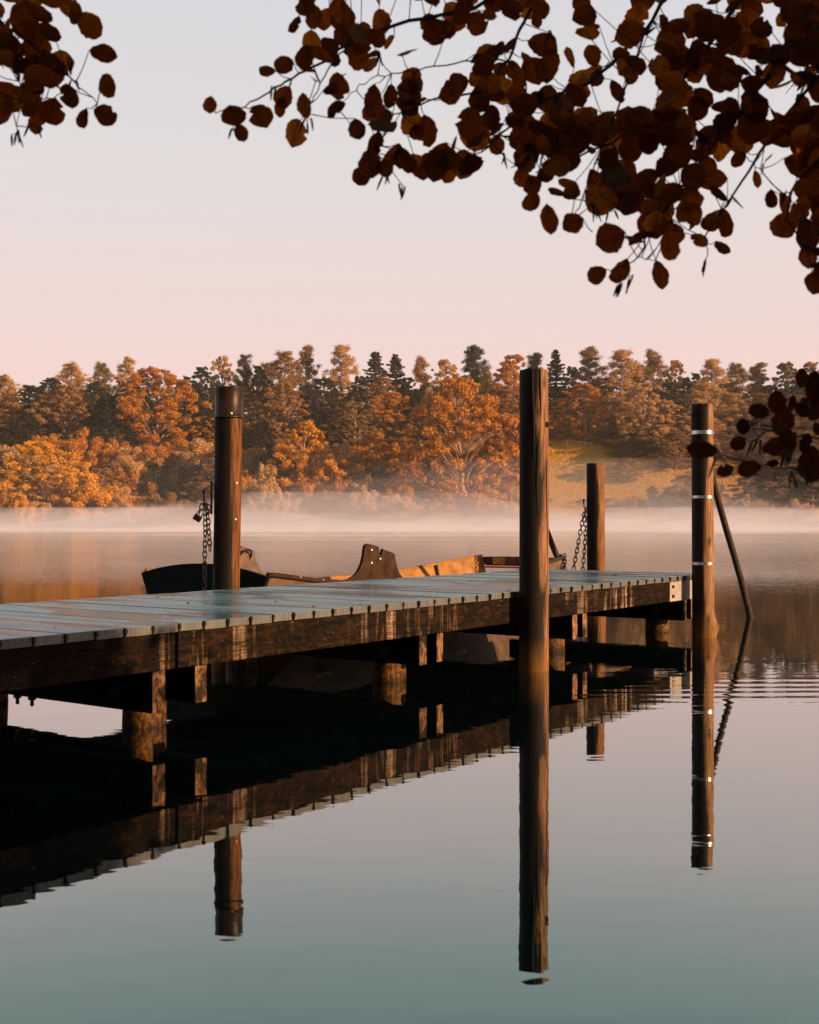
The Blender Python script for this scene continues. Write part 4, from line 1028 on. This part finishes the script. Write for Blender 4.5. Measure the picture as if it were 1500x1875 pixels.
alder = empty('alder_tree', (4.6, 0.6, 0), 0, 'rusty brown alder reaching over the water from the right, leaves and catkins in the foreground', 'tree')
inv = Matrix.Translation((-4.6, -0.6, 0))
def under(o, root): o.matrix_parent_inverse = root.matrix_basis.inverted(); return o
m = MB(); TP = [Vector((4.6, 0.6, -0.3)), Vector((4.55, 0.62, 1.0)), Vector((4.35, 0.7, 2.2)), Vector((4.2, 0.8, 3.4)), Vector((4.15, 0.7, 4.8)), Vector((4.2, 0.6, 6.5))]
m.tube(TP, [0.17, 0.14, 0.125, 0.105, 0.08, 0.04], 14)
under(m.build('trunk', M['bark_dark'], alder, True), alder)
sp = Spray(11)
T = [([(1000, -60), (870, 15), (720, 45), (640, 80), (560, 130), (500, 160), (450, 195), (395, 207)], 3.3, 3.0, .010, .002), ([(1010, -60), (960, 40), (930, 110), (880, 170), (800, 180), (720, 210), (690, 280)], 3.4, 3.2, .009, .002),
     ([(1250, -60), (1180, 60), (1080, 150), (980, 190), (900, 260), (850, 300)], 3.5, 3.2, .011, .002), ([(1400, -60), (1300, 80), (1200, 200), (1120, 260), (1020, 300), (960, 350)], 3.4, 3.1, .012, .002),
     ([(1530, 20), (1400, 150), (1320, 250), (1260, 330), (1190, 420), (1170, 470), (1130, 492)], 3.2, 3.0, .012, .002), ([(1540, 90), (1440, 210), (1390, 280), (1340, 360), (1290, 430), (1296, 455)], 3.5, 3.2, .010, .002),
     ([(1560, 200), (1490, 300), (1450, 350), (1440, 400), (1480, 460), (1490, 510)], 3.2, 3.1, .008, .002), ([(870, 15), (800, -20), (700, -30), (600, -10), (560, 10)], 3.3, 3.2, .005, .002), ([(1180, 60), (1130, 200), (1090, 300), (1060, 380), (1045, 405)], 3.3, 3.1, .006, .0015),
     ([(1170, 470), (1200, 480), (1210, 490)], 3.0, 3.0, .002, .001), ([(1320, 250), (1345, 270), (1380, 300), (1400, 320)], 3.4, 3.3, .004, .0015), ([(640, 80), (600, 130), (580, 170), (560, 200), (545, 235)], 3.1, 3.05, .004, .0015), ([(930, 110), (850, 110), (760, 130), (690, 140), (640, 170), (620, 200)], 3.3, 3.15, .004, .0015)]
for t_ in T: sp.twig(*t_)
ends = [at(*t_[0][0], t_[1]) for t_ in T[:7]]; LIMBS = []
for k, e in enumerate(ends):
    st = TP[3].lerp(TP[4], k / 7); md = (st + e) / 2 + Vector((0, 0.1, 0.5 - 0.05 * k))
    Q = [st, st.lerp(md, 0.5) + Vector((0, 0, 0.15)), md, md.lerp(e, 0.5) + Vector((0, 0, 0.10)), e]
    sp.tw.tube(Q, [0.05, 0.036, 0.026, 0.018, 0.012], 8); LIMBS.append(Q)
for L_ in [(385,192,32,40),(428,212,44,42),(477,213,42,44),(442,243,38,28),(520,120,40,34),(488,130,34,20),(520,178,44,38),(515,196,36,30),(558,193,26,44),(541,243,40,50),(575,148,34,20),(617,158,46,54),(617,202,42,42),(655,236,34,38),(615,112,32,24),(562,6,46,38),(542,47,38,30),(595,35,44,30),
           (625,22,38,46),(655,105,42,52),(700,40,46,60),(690,70,42,34),(745,92,42,38),(628,62,42,36),(570,75,50,50),(585,100,46,52),(560,105,36,44),(604,85,44,44),(680,118,36,16),(678,300,44,52),(662,322,40,40),(690,265,30,50),(745,300,52,52),(800,302,50,62),(848,300,52,60),(722,290,40,60),(955,325,40,44),(975,370,46,54),
           (1003,402,40,62),(1050,408,38,42),(1118,436,58,58),(1160,440,50,40),(1095,502,38,34),(1135,497,54,34),(1208,503,54,44),(1225,452,44,54),(1320,455,36,36),(1325,410,40,52),(1345,370,42,46),(1308,398,34,36),(1355,290,40,26),(1400,298,50,48),(1385,328,36,18),(1411,365,28,36),(1436,372,44,30),(1436,413,52,50),
           (1478,430,44,62),(1492,518,42,48),(1478,470,36,44),(1150,375,14,50),(1173,435,50,16),(1460,395,40,44),(1280,440,40,34),(920,165,44,50),(900,215,40,60),(860,225,50,60)]:
    sp.leaf(*L_)
sp.fill([(545, -10), (760, -30), (760, 60), (700, 110), (640, 120), (600, 190), (545, 150)], 16, 34, 50)
sp.fill([(650, 190), (760, 130), (930, 90), (960, 180), (930, 260), (860, 320), (800, 320), (740, 310), (690, 310), (720, 250)], 60, 36, 54)
sp.fill([(760, -30), (1000, -30), (1000, 110), (930, 130), (850, 90), (780, 60)], 26, 34, 56)
sp.fill([(930, 60), (1130, -30), (1510, -30), (1510, 150), (1330, 190), (1180, 250), (1050, 280), (940, 250)], 98, 36, 54)
sp.fill([(1200, 60), (1510, -20), (1510, 250), (1420, 250), (1300, 270), (1220, 260)], 84, 40, 58)
sp.fill([(930, 230), (1200, 200), (1330, 230), (1310, 330), (1340, 380), (1270, 440), (1170, 410), (1090, 380), (1010, 360), (950, 330)], 102, 38, 56)
sp.fill([(1400, 230), (1510, 200), (1510, 420), (1470, 390), (1420, 290)], 26, 40, 62)
sp.fill([(1560, -60), (1500, -30), (1500, 540), (1700, 540), (1700, -60)], 120, 44, 66)
for c in [(562,222,3),(425,240,2),(706,318,3),(738,340,3),(505,160,2),(690,95,2),(640,225,3),(1135,520,4),(1152,508,2),(1290,478,3),(1088,372,3),(925,285,3),(985,275,3),(1000,280,2),(1120,388,2),(1440,352,3),(1470,395,2),(880,190,2),(1010,60,3),(1290,60,3),(1390,60,3)]: sp.catkin(*c)
under(sp.build(alder), alder)
# the lower spray in front of the banded post
s2 = Spray(12)
for t_ in [([(1640, 830), (1500, 800), (1440, 795), (1400, 786), (1380, 783), (1368, 770)], 2.9, 2.8, .005, .0018), ([(1640, 800), (1500, 787), (1440, 782), (1400, 778)], 2.95, 2.85, .004, .0018), ([(1640, 850), (1540, 862), (1470, 858), (1420, 857), (1360, 843), (1318, 834)], 2.9, 2.8, .005, .0018),
           ([(1500, 787), (1480, 750), (1478, 720), (1470, 700)], 2.95, 2.9, .003, .0015), ([(1440, 782), (1455, 765), (1466, 745)], 2.85, 2.85, .002, .0012), ([(1400, 786), (1394, 800), (1402, 812)], 2.8, 2.8, .0018, .001), ([(1640, 640), (1560, 690), (1500, 730)], 2.95, 2.95, .004, .002), ([(1420, 857), (1428, 838), (1424, 825)], 2.82, 2.82, .0016, .001)]: s2.twig(*t_)
for L_ in [(1467,692,30,36),(1390,752,50,44),(1423,737,32,42),(1450,738,18,40),(1466,752,36,36),(1434,772,54,42),(1360,782,28,36),(1352,813,38,30),(1422,817,34,36),(1442,806,40,36),(1402,822,16,16),(1486,850,48,64),(1492,712,34,64),(1494,752,36,40),(1496,785,26,18),(1474,738,20,24),(1476,812,24,40),(1455,800,36,20)]: s2.leaf(*L_, face=0.4)
for x, y, w, h, ang in [(1286,824,58,18,3.02),(1328,862,34,24,3.5),(1372,858,46,30,3.4),(1415,848,24,13,0.2)]: s2.leaf(x, y, w, h, 2.8, ang, 0.3)
s2.fill([(1535, 660), (1700, 640), (1700, 880), (1535, 890)], 16, 40, 56)
for c in [(1380,806,1),(1388,812,2),(1440,822,3),(1449,826,2),(1453,868,2),(1464,862,2),(1305,838,1)]: s2.catkin(*c, L=0.05)
Q = [TP[2], Vector((3.2, 1.8, 2.1)), Vector((2.0, 2.7, 1.75)), at(1640, 830, 2.9)]
s2t = s2.tw; s2t.tube(Q, [0.045, 0.03, 0.016, 0.006], 8); s2t.tube([Q[2], at(1640, 850, 2.9)], [0.012, 0.005], 6); s2t.tube([Q[2], at(1640, 800, 2.95)], [0.012, 0.004], 6); s2t.tube([Q[2], at(1640, 640, 2.95)], [0.012, 0.004], 6)
under(s2.build(alder, 'leaf_shaded'), alder)
# the rest of the crown, out of the frame to the right: it shades the leaves we see
rg = random.Random(5); s3 = Spray(13); mb = MB()
for k in range(5200):
    p = Vector((rg.gauss(4.3, 1.5), rg.gauss(1.3, 1.3), rg.gauss(3.4, 1.1))) if k % 2 else Vector((rg.gauss(3.6, 0.9), rg.gauss(1.7, 0.8), rg.gauss(2.3, 0.6)))
    if p.x < 0.40 * max(p.y, 0) + 0.55 or p.z < 1.2 or p.x < 1.7 or p.y > 4.2: continue
    leaf_mesh(mb, p, Vector((rg.uniform(-1, 1), rg.uniform(-1, 1), -0.7)), Vector((rg.uniform(-1, 1), rg.uniform(-1, 1), 0.5)), rg.uniform(0.09, 0.14), rg.uniform(0.08, 0.12), rg)
for Q in LIMBS + [[TP[2], Vector((3.2, 1.8, 2.1)), Vector((2.0, 2.7, 1.75))]]:      # leaves along the limbs outside the frame
    for k in range(46):
        i = rg.randrange(1, len(Q) - 1) if len(Q) > 3 else rg.randrange(0, 2); c = Q[i].lerp(Q[i + 1], rg.random())
        p = c + Vector((rg.gauss(0, 0.09), rg.gauss(0, 0.09), rg.gauss(-0.03, 0.08)))
        if p.y > 0.3 and CX + p.x / p.y * F < 1545 and HY - (p.z - EYE) / p.y * F > -45: continue
        leaf_mesh(mb, p, (p - c).normalized() + Vector((0, 0, -0.6)), Vector((rg.uniform(-1, 1), rg.uniform(-1, 1), 0.5)), rg.uniform(0.06, 0.085), rg.uniform(0.05, 0.075), rg)
under(vein_attr(mb.build('leaves', M['leaf'], alder)), alder)

# unseen wood added behind the camera to darken that side of the sky
rgn = np.random.default_rng(8); C = []; R = []; m = MB(); m2 = MB()
for k in range(26):
    x, y = (-46 + 2.9 * k + rgn.uniform(-1, 1), rgn.uniform(-20, -9)); hh = rgn.uniform(11, 16)
    m.tube([(x, y, -0.2), (x + rgn.uniform(-.5, .5), y, hh * 0.8)], [0.24, 0.06], 7)
    for q in range(16): C.append((x + rgn.normal() * 1.9, y + rgn.normal() * 1.9, rgn.uniform(0.8, hh))); R.append(rgn.uniform(1.0, 1.9))
P, Nn = blob_points(rgn, C, R, 26000, 0.85, 0.3); m2.add(*quads(P, Nn, 0.26, rgn))
wd = m.build('added_near_wood', M['bark_dark']); tag(wd, 'unseen dark wood added on the near bank behind the viewer', 'wood', kind='stuff')
m2.build('foliage', M['f_dark'], wd)

# second alder on the left of the camera
al2 = empty('alder_tree', (-3.4, 0.4, 0), 0, 'alder tip with orange, insect-eaten leaves hanging in at the upper left corner', 'tree')
m = MB(); TQ = [Vector((-3.4, 0.4, -0.3)), Vector((-3.3, 0.5, 1.2)), Vector((-3.1, 0.7, 2.6)), Vector((-3.0, 0.8, 4.2))]; m.tube(TQ, [0.13, 0.11, 0.09, 0.05], 12)
under(m.build('trunk', M['bark_dark'], al2, True), al2)
s4 = Spray(17)
for t_ in [([(-260, -120), (-100, -40), (0, 40), (70, 90), (110, 130), (136, 150), (178, 190)], 3.2, 3.0, .010, .0018), ([(-100, -40), (40, -30), (110, 10), (140, 40)], 3.2, 3.1, .006, .002), ([(0, 40), (20, 110), (40, 160), (30, 230)], 3.1, 3.0, .004, .0015), ([(-220, 60), (-100, 120), (0, 170), (60, 190), (120, 170)], 3.2, 3.1, .006, .0018)]: s4.twig(*t_)
for L_ in [(163,46,54,50),(140,22,50,46),(195,155,54,44),(155,218,32,38),(126,175,36,48),(95,205,50,52),(62,195,60,52),(70,225,44,40),(10,205,40,60),(110,115,44,50),(85,60,60,50),(45,40,60,60),(20,90,60,54),(60,120,60,60),(100,150,40,40)]: s4.leaf(*L_)
for x, y, w, h, ang in [(188, 97, 50, 32, -0.25), (194, 211, 48, 36, -0.5)]: s4.leaf(x, y, w, h, 3.02, ang, 0.3)
s4.fill([(-20, -20), (130, -20), (125, 60), (105, 130), (60, 150), (60, 180), (20, 190), (-20, 210)], 40, 38, 62)
s4.fill([(-300, -120), (-20, -60), (-20, 230), (-300, 260)], 60, 44, 66)
for c in [(30, 244, 4), (135, 150, 2), (130, 105, 2), (60, 230, 2)]: s4.catkin(*c)
Q = [TQ[2], Vector((-2.3, 1.8, 3.0)), Vector((-1.8, 2.7, 2.9)), at(-260, -120, 3.2)]
s4.tw.tube(Q, [0.04, 0.025, 0.015, 0.010], 8); s4.tw.tube([Q[1], at(-220, 60, 3.2)], [0.014, 0.006], 6)
under(s4.build(al2), al2)

# ------------------------------------------------------------------ mist on the water and thin haze
def hump(x, y, s, r):
    return sum(math.sin(x * kx * s + y * ky * s + p) * a for kx, ky, p, a in r)
MIST_C = (0.99, 0.89, 0.97)
def mist(i, top, dens, y0, y1, ramp_):
    r = random.Random(70 + i); w = [(r.uniform(-1, 1) * 0.09 * q, r.uniform(-1, 1) * 0.05 * q, r.uniform(0, 6.28), 0.62 / q ** 0.7) for q in (0.4, 0.7, 1.2, 2, 3, 4.5, 7, 10)]
    xs = np.arange(-150, 151, 2.0); ys = np.arange(y0, y1 + 0.1, 5.0); nx, ny = len(xs), len(ys); V = []
    for y in ys:
        for x in xs:
            e = sstep(0, ramp_, y - y0) * sstep(0, 25, y1 - y) * sstep(0, 25, 150 - abs(x))
            V.append((x, y, -0.12 + e * (top * min(2.0, max(0.22, 1.05 + 0.75 * hump(x, y, 1.0, w))) + 0.12)))
    n = len(V); V += [(x, y, -0.4 - 0.01 * i) for y in ys for x in xs]
    Q = [(j*nx+k, j*nx+k+1, (j+1)*nx+k+1, (j+1)*nx+k) for j in range(ny-1) for k in range(nx-1)]
    Q2 = [tuple(n + q for q in f[::-1]) for f in Q]
    side = [(k, n+k, n+k+1, k+1) for k in range(nx-1)] + [((ny-1)*nx+k+1, n+(ny-1)*nx+k+1, n+(ny-1)*nx+k, (ny-1)*nx+k) for k in range(nx-1)]
    side += [((j+1)*nx, n+(j+1)*nx, n+j*nx, j*nx) for j in range(ny-1)] + [(j*nx+nx-1, n+j*nx+nx-1, n+(j+1)*nx+nx-1, (j+1)*nx+nx-1) for j in range(ny-1)]
    m = MB(); m.add(V, Q + Q2 + side)
    tag(m.build('mist', volume('lake_mist', MIST_C, dens, 0.0)), 'pale pink morning mist lying on the lake before the far shore', 'mist', kind='stuff')
for i, q in enumerate([(0.9, 0.0150, 135, 261, 85), (2.0, 0.0135, 145, 262, 80), (3.5, 0.0090, 152, 263, 75), (5.2, 0.0052, 158, 264, 70), (6.6, 0.0028, 163, 265, 60), (8.2, 0.0014, 168, 266, 60), (9.8, 0.0006, 172, 267, 60)]): mist(i, *q)
m = MB(); m.box(-420, 420, -65, 900, -2.6, 75)
HAZE = 0.00012
if HAZE: tag(m.build('haze', volume('thin_haze', (1.0, 0.93, 0.88), HAZE)), 'thin warm morning haze in the air over the lake', 'haze', kind='stuff')
